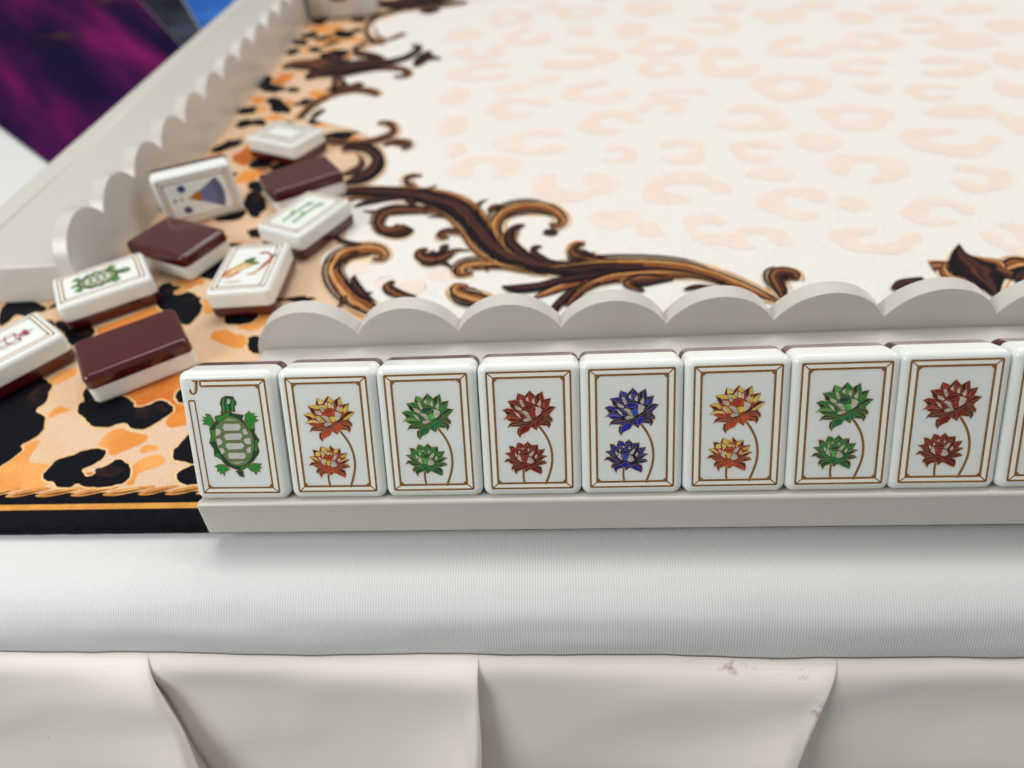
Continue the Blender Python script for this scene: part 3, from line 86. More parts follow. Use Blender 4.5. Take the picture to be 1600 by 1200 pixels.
def ramp(t, fac, stops, interp='LINEAR'):
    n = t.nodes.new('ShaderNodeValToRGB'); cr = n.color_ramp; cr.interpolation = interp
    while len(cr.elements) > 1: cr.elements.remove(cr.elements[-1])
    for i, (p, c) in enumerate(stops):
        e = cr.elements[0] if i == 0 else cr.elements.new(p)
        e.position = p; e.color = (*c, 1) if len(c) == 3 else c
    t.links.new(fac, n.inputs['Fac'])
    return n.outputs['Color']

def mixc(t, fac, a, b, mode='MIX'):
    n = t.nodes.new('ShaderNodeMix'); n.data_type = 'RGBA'; n.blend_type = mode
    for sock, v in ((n.inputs[0], fac), (n.inputs[6], a), (n.inputs[7], b)):
        if hasattr(v, 'is_linked'): t.links.new(v, sock)
        elif isinstance(v, (int, float)): sock.default_value = v
        else: sock.default_value = (*v, 1)
    return n.outputs[2]

def bump(t, b, height, strength, dist):
    n = t.nodes.new('ShaderNodeBump'); n.inputs['Strength'].default_value = strength; n.inputs['Distance'].default_value = dist
    t.links.new(height, n.inputs['Height']); t.links.new(n.outputs['Normal'], b.inputs['Normal'])
    return n

def obj_co(t):
    return t.nodes.new('ShaderNodeTexCoord').outputs['Object']

def mesh_obj(name, verts, faces, mats, parent=None, midx=None, smooth=False, uv=None):
    me = bpy.data.meshes.new(name); me.from_pydata(verts, [], faces)
    for m in (mats if isinstance(mats, (list, tuple)) else [mats]): me.materials.append(m)
    if midx: me.polygons.foreach_set('material_index', midx)
    if smooth: me.polygons.foreach_set('use_smooth', [True]*len(me.polygons))
    if uv:
        ul = me.uv_layers.new(name='UVMap')
        for lp in me.loops: ul.data[lp.index].uv = uv[lp.vertex_index]
    me.update()
    return link(name, me, parent)

def link(name, me, parent=None):
    o = bpy.data.objects.new(name, me); COL.objects.link(o)
    if parent: o.parent = parent
    return o

def empty(name, loc=(0, 0, 0)):
    o = bpy.data.objects.new(name, None); COL.objects.link(o); o.location = loc
    o.empty_display_size = .01
    return o

def tag(o, label, cat=None, group=None, kind=None):
    o['label'] = label
    if cat: o['category'] = cat
    if group: o['group'] = group
    if kind: o['kind'] = kind
    return o

def catmull(P, n=5, closed=True):
    out = []; L = len(P)
    rng = range(L) if closed else range(L-1)
    for i in rng:
        g = (lambda k: P[k % L]) if closed else (lambda k: P[min(max(k, 0), L-1)])
        a, b, c, d_ = g(i-1), g(i), g(i+1), g(i+2)
        for s in range(n):
            t = s/n
            out.append(tuple(.5*((2*b[j])+(-a[j]+c[j])*t+(2*a[j]-5*b[j]+4*c[j]-d_[j])*t*t+(-a[j]+3*b[j]-3*c[j]+d_[j])*t**3) for j in range(len(b))))
    if not closed: out.append(tuple(P[-1]))
    return out

def area2(P): return sum(P[i-1][0]*P[i][1]-P[i][0]*P[i-1][1] for i in range(len(P)))
def ccw(P): return P if area2(P) > 0 else P[::-1]

def offset_poly(P, dist):
    P = ccw(P); out = []
    for i in range(len(P)):
        a, b, c = Vector(P[i-1][:2]), Vector(P[i][:2]), Vector(P[(i+1) % len(P)][:2])
        t = (c-a)
        if t.length < 1e-9: out.append(tuple(b)); continue
        t.normalize(); out.append((b.x+t.y*dist, b.y-t.x*dist))
    return out

def flat_polys(name, polys, mats, parent, smooth_pts=0):
    """polys: (material index, [(x, y) mm], z mm): inlaid or printed shapes as one thin sheet part"""
    V, F, MI = [], [], []
    for mi, P, z in polys:
        P = ccw(P); b = len(V)
        V += [(p[0]*MM, p[1]*MM, z*MM) for p in P]
        F.append(list(range(b, b+len(P)))); MI.append(mi)
    return mesh_obj(name, V, F, mats, parent, MI)

def strip(path, w, closed=False):
    """a flat line of even width: list of quads in mm"""
    out = []; L = len(path)
    for i in range(L if closed else L-1):
        a, b = Vector(path[i][:2]), Vector(path[(i+1) % L][:2])
        t = (b-a)
        if t.length < 1e-6: continue
        t.normalize(); n = Vector((-t.y, t.x))*w/2
        out.append([tuple(a+n), tuple(a-n), tuple(b-n), tuple(b+n)])
    return out

# ------------------------------------------------------------------ materials
def mat_plain(name, rgb, rough=.5, metal=0., spec=.5, coat=0., noise_amt=0., scale=300):
    m, t, b = new_mat(name)
    c = lin(rgb)
    b.inputs['Roughness'].default_value = rough; b.inputs['Metallic'].default_value = metal
    b.inputs['Specular IOR Level'].default_value = spec; b.inputs['Coat Weight'].default_value = coat
    if noise_amt:
        nz = N(t, 'ShaderNodeTexNoise', Scale=scale, Detail=4.0); t.links.new(obj_co(t), nz.inputs['Vector'])
        lo = tuple(max(v*(1-noise_amt), 0) for v in c); hi = tuple(min(v*(1+noise_amt), 1) for v in c)
        t.links.new(ramp(t, nz.outputs['Fac'], [(.3, lo), (.7, hi)]), b.inputs['Base Color'])
    else: b.inputs['Base Color'].default_value = (*c, 1)
    return m

def mat_rack():
    m, t, b = new_mat('pearl_cream_lacquer')
    co = obj_co(t)
    nz = N(t, 'ShaderNodeTexNoise', Scale=14.0, Detail=3.0); t.links.new(co, nz.inputs['Vector'])
    t.links.new(ramp(t, nz.outputs['Fac'], [(.3, lin((204, 200, 191))), (.7, lin((208, 204, 196)))]), b.inputs['Base Color'])
    b.inputs['Roughness'].default_value = .3; b.inputs['Coat Weight'].default_value = .3; b.inputs['Coat Roughness'].default_value = .22
    fine = N(t, 'ShaderNodeTexNoise', Scale=1600.0, Detail=2.0); t.links.new(co, fine.inputs['Vector'])
    bump(t, b, fine.outputs['Fac'], .12, .0002)
    sm = N(t, 'ShaderNodeTexNoise', Scale=70.0, Detail=5.0); t.links.new(co, sm.inputs['Vector'])
    t.links.new(ramp(t, sm.outputs['Fac'], [(.3, (.29,)*3), (.75, (.315,)*3)]), b.inputs['Roughness'])
    return m

def mat_white_tile():
    m, t, b = new_mat('ivory_white_acrylic')
    co = obj_co(t)
    nz = N(t, 'ShaderNodeTexNoise', Scale=60.0, Detail=3.0); t.links.new(co, nz.inputs['Vector'])
    t.links.new(ramp(t, nz.outputs['Fac'], [(.3, lin((231, 235, 229))), (.7, lin((236, 239, 234)))]), b.inputs['Base Color'])
    b.inputs['Roughness'].default_value = .13
    b.inputs['Subsurface Weight'].default_value = .35; b.inputs['Subsurface Scale'].default_value = .0016
    b.inputs['Subsurface Radius'].default_value = (1, .95, .85)
    sm = N(t, 'ShaderNodeTexNoise', Scale=220.0, Detail=3.0); t.links.new(co, sm.inputs['Vector'])
    r = ramp(t, sm.outputs['Fac'], [(.35, (.06,)*3), (.75, (.13,)*3)]); t.links.new(r, b.inputs['Roughness'])
    return m

def mat_maroon():
    m, t, b = new_mat('maroon_acrylic')
    co = obj_co(t)
    b.inputs['Base Color'].default_value = (*lin((72, 7, 13)), 1)
    b.inputs['Coat Weight'].default_value = .45; b.inputs['Coat Roughness'].default_value = .08
    sm = N(t, 'ShaderNodeTexNoise', Scale=260.0, Detail=5.0); t.links.new(co, sm.inputs['Vector'])
    r = ramp(t, sm.outputs['Fac'], [(.35, (.15,)*3), (.8, (.30,)*3)]); t.links.new(r, b.inputs['Roughness'])
    return m

def weave(t, b, strength=.35, scale=2600.0):
    co = obj_co(t)
    nz = N(t, 'ShaderNodeTexNoise', Scale=scale, Detail=2.0); t.links.new(co, nz.inputs['Vector'])
    bump(t, b, nz.outputs['Fac'], strength, .00012)
    return co, nz

def mat_print(name, rgb, rgb2=None, scale=90.0, rough=.72, lohi=(.42, .6)):
    """dye on the cloth top of the mat: two shades mixed by soft noise"""
    m, t, b = new_mat(name)
    co, _ = weave(t, b)
    nz = N(t, 'ShaderNodeTexNoise', Scale=scale, Detail=3.0, Roughness=.55); t.links.new(co, nz.inputs['Vector'])
    c1 = lin(rgb); c2 = lin(rgb2 or rgb)
    base = ramp(t, nz.outputs['Fac'], [(lohi[0], c1), (lohi[1], c2)])
    gr = N(t, 'ShaderNodeTexNoise', Scale=1500.0, Detail=2.0); t.links.new(co, gr.inputs['Vector'])
    g = ramp(t, gr.outputs['Fac'], [(.3, (.88,)*3), (.7, (1.06,)*3)])
    t.links.new(mixc(t, 1.0, base, g, 'MULTIPLY'), b.inputs['Base Color'])
    b.inputs['Roughness'].default_value = rough; b.inputs['Specular IOR Level'].default_value = .12
    return m

def mat_ribbon(name, stops):
    m, t, b = new_mat(name)
    co, _ = weave(t, b)
    uv = t.nodes.new('ShaderNodeUVMap'); uv.uv_map = 'UVMap'
    sep = t.nodes.new('ShaderNodeSeparateXYZ'); t.links.new(uv.outputs['UV'], sep.inputs[0])
    nz = N(t, 'ShaderNodeTexNoise', Scale=120.0, Detail=3.0); t.links.new(co, nz.inputs['Vector'])
    a = t.nodes.new('ShaderNodeMath'); a.operation = 'MULTIPLY_ADD'; a.inputs[1].default_value = .5; a.inputs[2].default_value = -.25
    t.links.new(nz.outputs['Fac'], a.inputs[0])
    s = t.nodes.new('ShaderNodeMath'); s.operation = 'ADD'
    t.links.new(sep.outputs['X'], s.inputs[0]); t.links.new(a.outputs[0], s.inputs[1])
    body = ramp(t, s.outputs[0], stops)
    dark = ramp(t, sep.outputs['Y'], [(0, (0, 0, 0)), (.25, (1, 1, 1)), (.75, (1, 1, 1)), (1, (0, 0, 0))])
    t.links.new(mixc(t, dark, mixc(t, .55, body, lin((30, 16, 16))), body), b.inputs['Base Color'])
    b.inputs['Roughness'].default_value = .72; b.inputs['Specular IOR Level'].default_value = .12
    return m

def mat_cloth(name, axis, rgb, period):
    m, t, b = new_mat(name)
    co = obj_co(t)
    w = N(t, 'ShaderNodeTexWave', wave_type='BANDS', bands_direction=axis, wave_profile='SIN', Distortion=.35, Detail=1.0)
    w.inputs['Scale'].default_value = 2*math.pi/(period*20)
    w.inputs['Detail Scale'].default_value = 6.0
    t.links.new(co, w.inputs['Vector'])
    c = lin(rgb); dk = tuple(v*.86 for v in c)
    big = N(t, 'ShaderNodeTexNoise', Scale=9.0, Detail=2.0); t.links.new(co, big.inputs['Vector'])
    tone = ramp(t, big.outputs['Fac'], [(.35, c), (.7, tuple(v*.965 for v in c))])
    rib = ramp(t, w.outputs['Fac'], [(.1, (.86 if axis == 'X' else .98,)*3), (.6, (1, 1, 1))])
    col = mixc(t, 1.0, tone, rib, 'MULTIPLY')
    if axis == 'Z':
        # a few rusty rub marks on the seam, with a shape of their own
        st = N(t, 'ShaderNodeTexNoise', Scale=520.0, Detail=4.0); t.links.new(co, st.inputs['Vector'])
        sm = ramp(t, st.outputs['Fac'], [(.50, (0, 0, 0)), (.66, (1, 1, 1))])
        tot = None
        for (cx, cz, rx, rz) in ((.1215, -.0216, .005, .0011), (.1290, -.0203, .0035, .0012), (.1360, -.0222, .0016, .0008), (.1395, -.0285, .0025, .0025), (-.052, -.043, .0012, .001)):
            sp = t.nodes.new('ShaderNodeSeparateXYZ'); t.links.new(co, sp.inputs[0])
            def term(out, c0, r0):
                s1 = t.nodes.new('ShaderNodeMath'); s1.operation = 'SUBTRACT'; s1.inputs[1].default_value = c0; t.links.new(out, s1.inputs[0])
                s2 = t.nodes.new('ShaderNodeMath'); s2.operation = 'DIVIDE'; s2.inputs[1].default_value = r0; t.links.new(s1.outputs[0], s2.inputs[0])
                s3 = t.nodes.new('ShaderNodeMath'); s3.operation = 'POWER'; s3.inputs[1].default_value = 2; t.links.new(s2.outputs[0], s3.inputs[0])
                return s3.outputs[0]
            ad = t.nodes.new('ShaderNodeMath'); ad.operation = 'ADD'; t.links.new(term(sp.outputs['X'], cx, rx), ad.inputs[0]); t.links.new(term(sp.outputs['Z'], cz, rz), ad.inputs[1])
            iv = t.nodes.new('ShaderNodeMath'); iv.operation = 'SUBTRACT'; iv.use_clamp = True; iv.inputs[0].default_value = 1.0; t.links.new(ad.outputs[0], iv.inputs[1])
            if tot is None: tot = iv.outputs[0]
            else:
                mx = t.nodes.new('ShaderNodeMath'); mx.operation = 'MAXIMUM'; t.links.new(tot, mx.inputs[0]); t.links.new(iv.outputs[0], mx.inputs[1]); tot = mx.outputs[0]
        f = t.nodes.new('ShaderNodeMath'); f.operation = 'MULTIPLY'; f.use_clamp = True; t.links.new(tot, f.inputs[0]); t.links.new(sm, f.inputs[1])
        f2 = t.nodes.new('ShaderNodeMath'); f2.operation = 'MULTIPLY'; f2.inputs[1].default_value = .7; t.links.new(f.outputs[0], f2.inputs[0])
        col = mixc(t, f2.outputs[0], col, lin((160, 112, 88)))
    t.links.new(col, b.inputs['Base Color'])
    b.inputs['Roughness'].default_value = .62; b.inputs['Sheen Weight'].default_value = .12; b.inputs['Sheen Roughness'].default_value = .5
    wv = N(t, 'ShaderNodeTexNoise', Scale=2200.0, Detail=2.0); t.links.new(co, wv.inputs['Vector'])
    h = t.nodes.new('ShaderNodeMath'); h.operation = 'MULTIPLY_ADD'; h.inputs[1].default_value = .35
    t.links.new(wv.outputs['Fac'], h.inputs[0]); t.links.new(w.outputs['Fac'], h.inputs[2])
    bump(t, b, h.outputs[0], .4 if axis == 'X' else .04, .00016)
    return m

def mat_purple():
    m, t, b = new_mat('purple_printed_cloth')
    co, _ = weave(t, b)
    mp = t.nodes.new('ShaderNodeMapping'); mp.inputs['Rotation'].default_value = (0, 0, math.radians(-38)); t.links.new(co, mp.inputs['Vector'])
    mp2 = t.nodes.new('ShaderNodeMapping'); mp2.inputs['Scale'].default_value = (1, .12, 1); t.links.new(mp.outputs[0], mp2.inputs['Vector'])
    nz = N(t, 'ShaderNodeTexNoise', Scale=26.0, Detail=3.0, Roughness=.5); t.links.new(mp2.outputs[0], nz.inputs['Vector'])
    c = ramp(t, nz.outputs['Fac'], [(.38, lin((18, 6, 44))), (.47, lin((46, 8, 58))), (.56, lin((76, 10, 66))), (.70, lin((116, 16, 88)))])
    big = N(t, 'ShaderNodeTexNoise', Scale=14.0, Detail=4.0); t.links.new(co, big.inputs['Vector'])
    g = ramp(t, big.outputs['Fac'], [(.60, (0, 0, 0)), (.66, (1, 1, 1))])
    t.links.new(mixc(t, g, c, lin((70, 42, 38))), b.inputs['Base Color'])
    b.inputs['Roughness'].default_value = .8; b.inputs['Specular IOR Level'].default_value = .05
    return m

M_RACK = mat_rack(); M_WHITE = mat_white_tile(); M_BACK = mat_maroon()
M_GOLD = mat_plain('antique_gold_inlay', (172, 112, 42), .3, .55, noise_amt=.35, scale=900)
M_GOLDBROWN = mat_plain('brown_gold_line', (166, 114, 50), .26, .55, noise_amt=.3, scale=1200)
M_PALEGOLD = mat_plain('pale_gold_edge', (214, 178, 118), .28, .45)
M_CREAMINLAY = mat_plain('pale_cream_inlay', (244, 244, 232), .16, .0)

# ------------------------------------------------------------------ setting: floor and tablecloth
def sheet(name, x0, y0, x1, y1, z, mat, parent=None):
    return mesh_obj(name, [(x0*MM, y0*MM, z*MM), (x1*MM, y0*MM, z*MM), (x1*MM, y1*MM, z*MM), (x0*MM, y1*MM, z*MM)], [(0, 1, 2, 3)], mat, parent)

fl = sheet('floor', -3000, -2500, 3000, 4000, -760, mat_plain('grey_carpet', (96, 94, 98), .9, noise_amt=.2, scale=200))
fl['kind'] = 'structure'

TOPZ = -4.0
M_CLOTH = mat_cloth('white_ribbed_stretch_cloth', 'X', (225, 226, 224), .00062)
M_SKIRT = mat_cloth('cream_ribbed_skirt_cloth', 'Z', (240, 233, 225), .00062)
cloth = empty('tablecloth', (.1, .3, -.76))
tag(cloth, 'white ribbed stretch tablecloth with a pleated cream skirt below the front edge', 'tablecloth')
def seam_z(x):
    return -19.2 - .8*math.sin(x/58.0+.4) - .25*math.sin(x/17.0) - .9*max(min((x-60)/80, 1), 0)
def top_cover():
    V, F = [], []
    xs = [-700+i*8 for i in range(56)] + [-252+i*3 for i in range(190)] + [318+i*20 for i in range(30)]
    prof = [(900, 0), (500, 0), (200, 0), (80, 0), (30, 0), (8, 0), (0, 0), (-4, 0)]
    n = 18
    for x in xs:
        w = noise.noise(Vector((x*.011, 3.3, 0)))
        for y, z in prof: V.append((x, y, TOPZ))
        for i in range(1, n+1):
            a = math.pi/2*i/n
            y = -5.0-17.0*math.sin(a); z = TOPZ+(seam_z(x)-TOPZ)*(1-math.cos(a))
            rip = (.5*noise.noise(Vector((x*.03, i*.25, 1)))+.25*noise.noise(Vector((x*.11, i*.12, 4))))*math.sin(a)
            V.append((x, y+rip+w*.35*math.sin(a), z))
    k = len(prof)+n
    for i in range(len(xs)-1):
        for j in range(k-1): F.append((i*k+j, i*k+j+1, (i+1)*k+j+1, (i+1)*k+j))
    off = Vector(cloth.location)
    return mesh_obj('top_cover', [tuple(Vector(v)*MM-off) for v in V], F, M_CLOTH, cloth, smooth=True)
top_cover()

# dark tube standing in for the shaded groove between cover and skirt
def seam_line():
    V, F = [], []
    xs = [-252+i*3 for i in range(190)]
    for x in xs:
        w = noise.noise(Vector((x*.011, 3.3, 0)))
        rip = .5*noise.noise(Vector((x*.03, 18*.25, 1)))+.25*noise.noise(Vector((x*.11, 18*.12, 4)))
        y = -22.0+rip+w*.35; z = seam_z(x)
        for k in range(6):
            a = math.pi*2*k/6; V.append((x, y-.12+.16*math.cos(a), z-.02+.14*math.sin(a)))
    for i in range(len(xs)-1):
        for k in range(6): F.append((i*6+k, i*6+(k+1) % 6, (i+1)*6+(k+1) % 6, (i+1)*6+k))
    off = Vector(cloth.location)
    mesh_obj('seam_shade_line', [tuple(Vector(v)*MM-off) for v in V], F, mat_plain('taupe_seam_shade', (118, 110, 102), .8), cloth, smooth=True)
seam_line()
# skirt: overlapping pleats hung from the seam
def skirt():
    tops = [-270, -186, -102, -19.0, 62.1, 144.2, 228, 312, 396, 480]
    bots = [-262, -182, -106, -12.4, 59.9, 133.2, 224, 318, 390, 486]
    rows = [0, .2, .45, .8, 1.2, 1.7, 2.4, 3.2, 4.2, 5.5, 7, 9, 11, 13, 15, 17.5, 20, 23, 26, 29, 33, 41, 50, 60, 72, 86, 104, 130, 170, 230, 320, 450, 600, 700]
    NP = 26
    V, F = [], []
    ncol = None
    for t in rows:
        k = min((t/25.0)**.75, 1.5)
        X = [a+(b-a)*k for a, b in zip(tops, bots)]
        A = .12 + .5*min(t/.8, 1) + 7.0*min(max(t-.6, 0)/24.0, 1.25)**.8
        lip = 3.4*(1-math.exp(-t/1.6)) + .30*min(t, 110) + .04*max(t-110, 0)
        row = []
        for i in range(len(X)-1):
            xa, xb = X[i], X[i+1]
            wob = noise.noise(Vector((i*3.7, t*.02, 5)))
            for s in range(NP):
                u = s/(NP-1)
                x = xa-2.6+(xb-xa+2.6)*u
                y = -21.9-lip - A*(u**1.7) + .6*A*math.sin(math.pi*u)*(.35+.65*wob)
                y -= noise.noise(Vector((x*.022+t*.03, t*.05, i*2.0)))*min(t/8, 1)*1.5 + .3*noise.noise(Vector((x*.09+t*.06, t*.09, i*2.0)))*min(t/8, 1)
                y -= 1.1*math.sin(5.0*u+t*.22+i)*math.exp(-(1-u)*3.2)*min(t/9, 1)
                row.append((x, y))
            fr = min(.35+t*.10, 2.2)
            for a in (40, 80, 120, 160, 180):
                ar = math.radians(a)
                row.append((xb+fr*math.sin(ar)*.8, -21.9-lip-A+fr*(1-math.cos(ar))))
            row.append((xb-1.5, -21.9-lip*.8+.2*A*-1+.6))
        ncol = len(row)
        for x, y in row:
            dz = -t
            if t < 4: dz = -t+.25*noise.noise(Vector((x*.2, 0, 2)))*min(t, 1)
            V.append((x, y+(2.2 if t == 0 else .45 if t < .3 else 0), seam_z(x)+dz + (.9 if t == 0 else 0)))
    for r in range(len(rows)-1):
        for c in range(ncol-1):
            F.append((r*ncol+c, (r+1)*ncol+c, (r+1)*ncol+c+1, r*ncol+c+1))
    off = Vector(cloth.location)
    o = mesh_obj('pleated_skirt', [tuple(Vector(v)*MM-off) for v in V], F, M_SKIRT, cloth, smooth=True)
    return o
skirt()
for m_ in (M_CLOTH, M_SKIRT):      # the cloth parts hang from an empty on the floor: read the pattern in place
    t = m_.node_tree
    tc = [n for n in t.nodes if n.type == 'TEX_COORD']
    for n in tc:
        geo = t.nodes.new('ShaderNodeNewGeometry')
        for l in list(n.outputs['Object'].links): t.links.new(geo.outputs['Position'], l.to_socket)

# ------------------------------------------------------------------ playing mat
mat_root = empty('playing_mat', (.3, .45, TOPZ*MM))
tag(mat_root, 'thick printed playing mat with black bound edge, leopard border, gold scrolls and cream field', 'mat')
M_EDGE = mat_print('black_mat_edge', (8, 10, 18), (14, 16, 24), 500, .85)
M_PEACH = mat_print('peach_leopard_ground', (222, 189, 158), (223, 177, 134), 26, lohi=(.55, .75))
M_ORANGE = mat_print('orange_dye', (222, 142, 66), (232, 164, 92), 60)
M_DEEP = mat_print('deep_orange_dye', (196, 104, 42), (222, 138, 62), 60)
M_RED = mat_print('russet_dye', (128, 44, 20), (180, 80, 36), 70)
M_BLACK = mat_print('blue_black_dye', (5, 8, 17), (9, 11, 20), 60)
M_HALO = mat_print('pale_yellow_dye', (240, 205, 150), (236, 190, 128), 80)
M_BROWN = mat_print('dark_brown_dye', (24, 15, 19), (52, 30, 27), 160)
M_FIELD = mat_print('cream_dye', (231, 228, 221), (232, 228, 221), 20)
M_BLUSH = mat_print('blush_dye', (234, 216, 202), (234, 220, 208), 70)
M_BLUSHEDGE = mat_print('pale_blush_dye', (233, 224, 216), (233, 225, 217), 70)
M_TINT = mat_print('warm_cream_dye', (240, 222, 190), (236, 210, 170), 40)
M_GOLDDYE = mat_print('gold_dye', (222, 162, 90), (200, 132, 64), 200)
M_GOLDLINE = mat_print('gold_line_dye', (222, 158, 74), (208, 146, 72), 300)
RIB = [mat_ribbon('scroll_dark', [(0, lin((14, 14, 22))), (.2, lin((24, 16, 22))), (.40, lin((32, 19, 24))), (.50, lin((98, 58, 44))), (.57, lin((38, 22, 26))), (.71, lin((82, 48, 40))), (.81, lin((30, 18, 24))), (1, lin((12, 13, 22)))]),
       mat_ribbon('scroll_brown', [(0, lin((16, 15, 22))), (.2, lin((40, 22, 22))), (.40, lin((84, 46, 32))), (.48, lin((40, 22, 22))), (.66, lin((150, 94, 56))), (.82, lin((52, 28, 24))), (1, lin((18, 16, 22)))]),
       mat_ribbon('scroll_gold', [(0, lin((14, 15, 24))), (.20, lin((30, 18, 20))), (.34, lin((176, 106, 56))), (.43, lin((78, 40, 26))), (.56, lin((160, 94, 48))), (.68, lin((228, 172, 112))), (.78, lin((96, 52, 30))), (1, lin((18, 16, 24)))])]
MX0, MX1, MY0, MY1 = -140, 780, 2.4, 900
def moff(v): return (Vector(v)*MM - Vector(mat_root.location))
def slab():
    # rounded soft edge round the cut of the mat
    V, F = [], []
    prof = [(-.1, TOPZ), (-.9, TOPZ+.5), (-1.2, TOPZ+1.7), (-1.0, TOPZ+2.9), (-.3, -.45), (.7, -.08), (1.6, 0)]
    corners = [(MX0, MY0), (MX1, MY0), (MX1, MY1), (MX0, MY1)]
    dirs = [(1, 1), (-1, 1), (-1, -1), (1, -1)]
    k = len(prof)
    path = []
    for i in range(4):
        a, b = corners[i], corners[(i+1) % 4]; n = 300 if i == 0 else 1
        for s in range(n):
            f = s/n
            dx = dirs[i][0]*(1-f)+dirs[(i+1) % 4][0]*f; dy = dirs[i][1]*(1-f)+dirs[(i+1) % 4][1]*f
            path.append((a[0]+(b[0]-a[0])*f, a[1]+(b[1]-a[1])*f, dx, dy))
    for x, y, dx, dy in path:
        w = .18*noise.noise(Vector((x*.25, y*.02, 0)))
        for p, z in prof: V.append((x+dx*(p+w), y+dy*(p+w), z))
    L = len(path)
    for i in range(L):
        j = (i+1) % L
        for q in range(k-1): F.append((i*k+q, j*k+q, j*k+q+1, i*k+q+1))
    F.append(tuple(i*k+k-1 for i in range(L)))
    MI = [0]*len(F)
    o = mesh_obj('mat_slab', [tuple(moff(v)) for v in V], F, [M_EDGE], mat_root, MI, smooth=True)
    o.data.polygons[len(F)-1].use_smooth = False
slab()
def mpieces(name, polys, mats):
    for mi, P, z in polys: mprint(name, [(0, P, z)], [mats[mi]])
def mprint(name, polys, mats, stuff=False):
    V, F, MI = [], [], []
    for mi, P, z in polys:
        P = ccw(P); b = len(V)
        V += [tuple(moff((p[0], p[1], z))) for p in P]
        F.append(list(range(b, b+len(P)))); MI.append(mi)
    o = mesh_obj(name, V, F, mats, mat_root, MI)
    if stuff: o['kind'] = 'stuff'
    return o
mprint('leopard_ground', [(0, [(MX0+11, 12.2), (MX1-11, 12.2), (MX1-11, MY1-11), (MX0+11, MY1-11)], .03)], [M_PEACH])
# front border: thin gold line and twisted gold rope
mprint('gold_border_line', [(0, [(MX0+4, 6.7), (MX1-4, 6.5), (MX1-4, 8.3), (MX0+4, 8.5)], .03)], [M_GOLDLINE])
rng = random.Random(5)
rope = []
x = MX0+12
while x < 500:
    L = rng.uniform(7, 10)
    rope.append((0, catmull([(x, 11.2), (x+L*.35, 11.0), (x+L*.8, 12.0), (x+L*1.35, 13.6), (x+L*1.2, 14.2), (x+L*.5, 13.4), (x+L*.1, 12.2)], 4), .06+.002*(len(rope) % 3)))
    rope.append((1, catmull([(x+L*.2, 11.5), (x+L*.6, 11.9), (x+L*1.1, 13.3), (x+L*.7, 12.6)], 4), .08))
    x += L
mprint('rope_border', rope, [M_GOLDDYE, M_BROWN], True)
def ragged(P, amp=.35, n=6, f=.55, seed=0):
    Q = catmull(P, n)
    out = []
    for i, p in enumerate(Q):
        w = amp*noise.noise(Vector((p[0]*f, p[1]*f, seed)))+.5*amp*noise.noise(Vector((p[0]*f*3, p[1]*f*3, seed)))
        a, b = Q[i-1], Q[(i+1) % len(Q)]
        t = Vector((b[0]-a[0], b[1]-a[1]))
        if t.length > 1e-6: t.normalize()
        out.append((p[0]+t.y*w, p[1]-t.x*w))
    return out
# leopard: traced patches where the photograph shows them, the same kind of patches for the rest of the border band
spots = [ccw(s) for s in SPOTS]; oranges = [(c, ccw(o)) for c, o in ORANGE]
def free(x, y, r, pad=9):
    for s in spots:
        cx = sum(p[0] for p in s)/len(s); cy = sum(p[1] for p in s)/len(s)
        if math.hypot(x-cx, y-cy) < r+pad: return False
    return True
def blob(x, y, rx, ry, rot, g):
    P = []
    for i in range(11):
        a = 2*math.pi*i/11; k = g.uniform(.75, 1.2)
        u, v = rx*k*math.cos(a), ry*k*math.sin(a)
        P.append((x+u*math.cos(rot)-v*math.sin(rot), y+u*math.sin(rot)+v*math.cos(rot)))
    return P
for _ in range(1500):
    x = rng.uniform(MX0+18, 470); y = rng.uniform(20, 640)
    if not (x < -25 or y < 60): continue
    r = rng.uniform(5, 9) if y < 85 else rng.uniform(6, 11)
    if not free(x, y, r, 9 if y < 85 else 5): continue
    spots.append(blob(x, y, r, r*rng.uniform(.5, .9), rng.uniform(0, 3), rng))
    oranges.append((rng.choice((0, 0, 1)), blob(x+r*rng.uniform(.6, 1.3), y+r*rng.uniform(-.8, .8), r*.9, r*.6, rng.uniform(0, 3), rng)))
pl = [(c, ragged(P, .5, 5, .4, 3), .05+.002*(i % 17)) for i, (c, P) in enumerate(oranges)]
mpieces('orange_patch', pl, [M_ORANGE, M_DEEP, M_RED])
mprint('spot_halos', [(0, offset_poly(ragged(P, .4, 6, .55, i), .55), .09+.002*(i % 7)) for i, P in enumerate(spots)], [M_HALO], True)
mpieces('black_spot', [(0, ragged(P, .4, 6, .55, i), .11+.002*(i % 7)) for i, P in enumerate(spots)], [M_BLACK])
acc = []
for i, P in enumerate(spots):
    cx = sum(p[0] for p in P)/len(P); cy = sum(p[1] for p in P)/len(P)
    far = max(P, key=lambda p: (p[0]-cx)*.8+(p[1]-cy)*.6)
    ex, ey = cx+(far[0]-cx)*.55, cy+(far[1]-cy)*.55
    r = .25*math.hypot(far[0]-cx, far[1]-cy)
    acc.append((0, ragged(blob(ex, ey, r*1.4, r*.7, math.atan2(far[1]-cy, far[0]-cx), rng), .3, 4, .5, i), .13+.002*(i % 7)))
mprint('brown_lights', acc, [M_BROWN, M_RED], True)
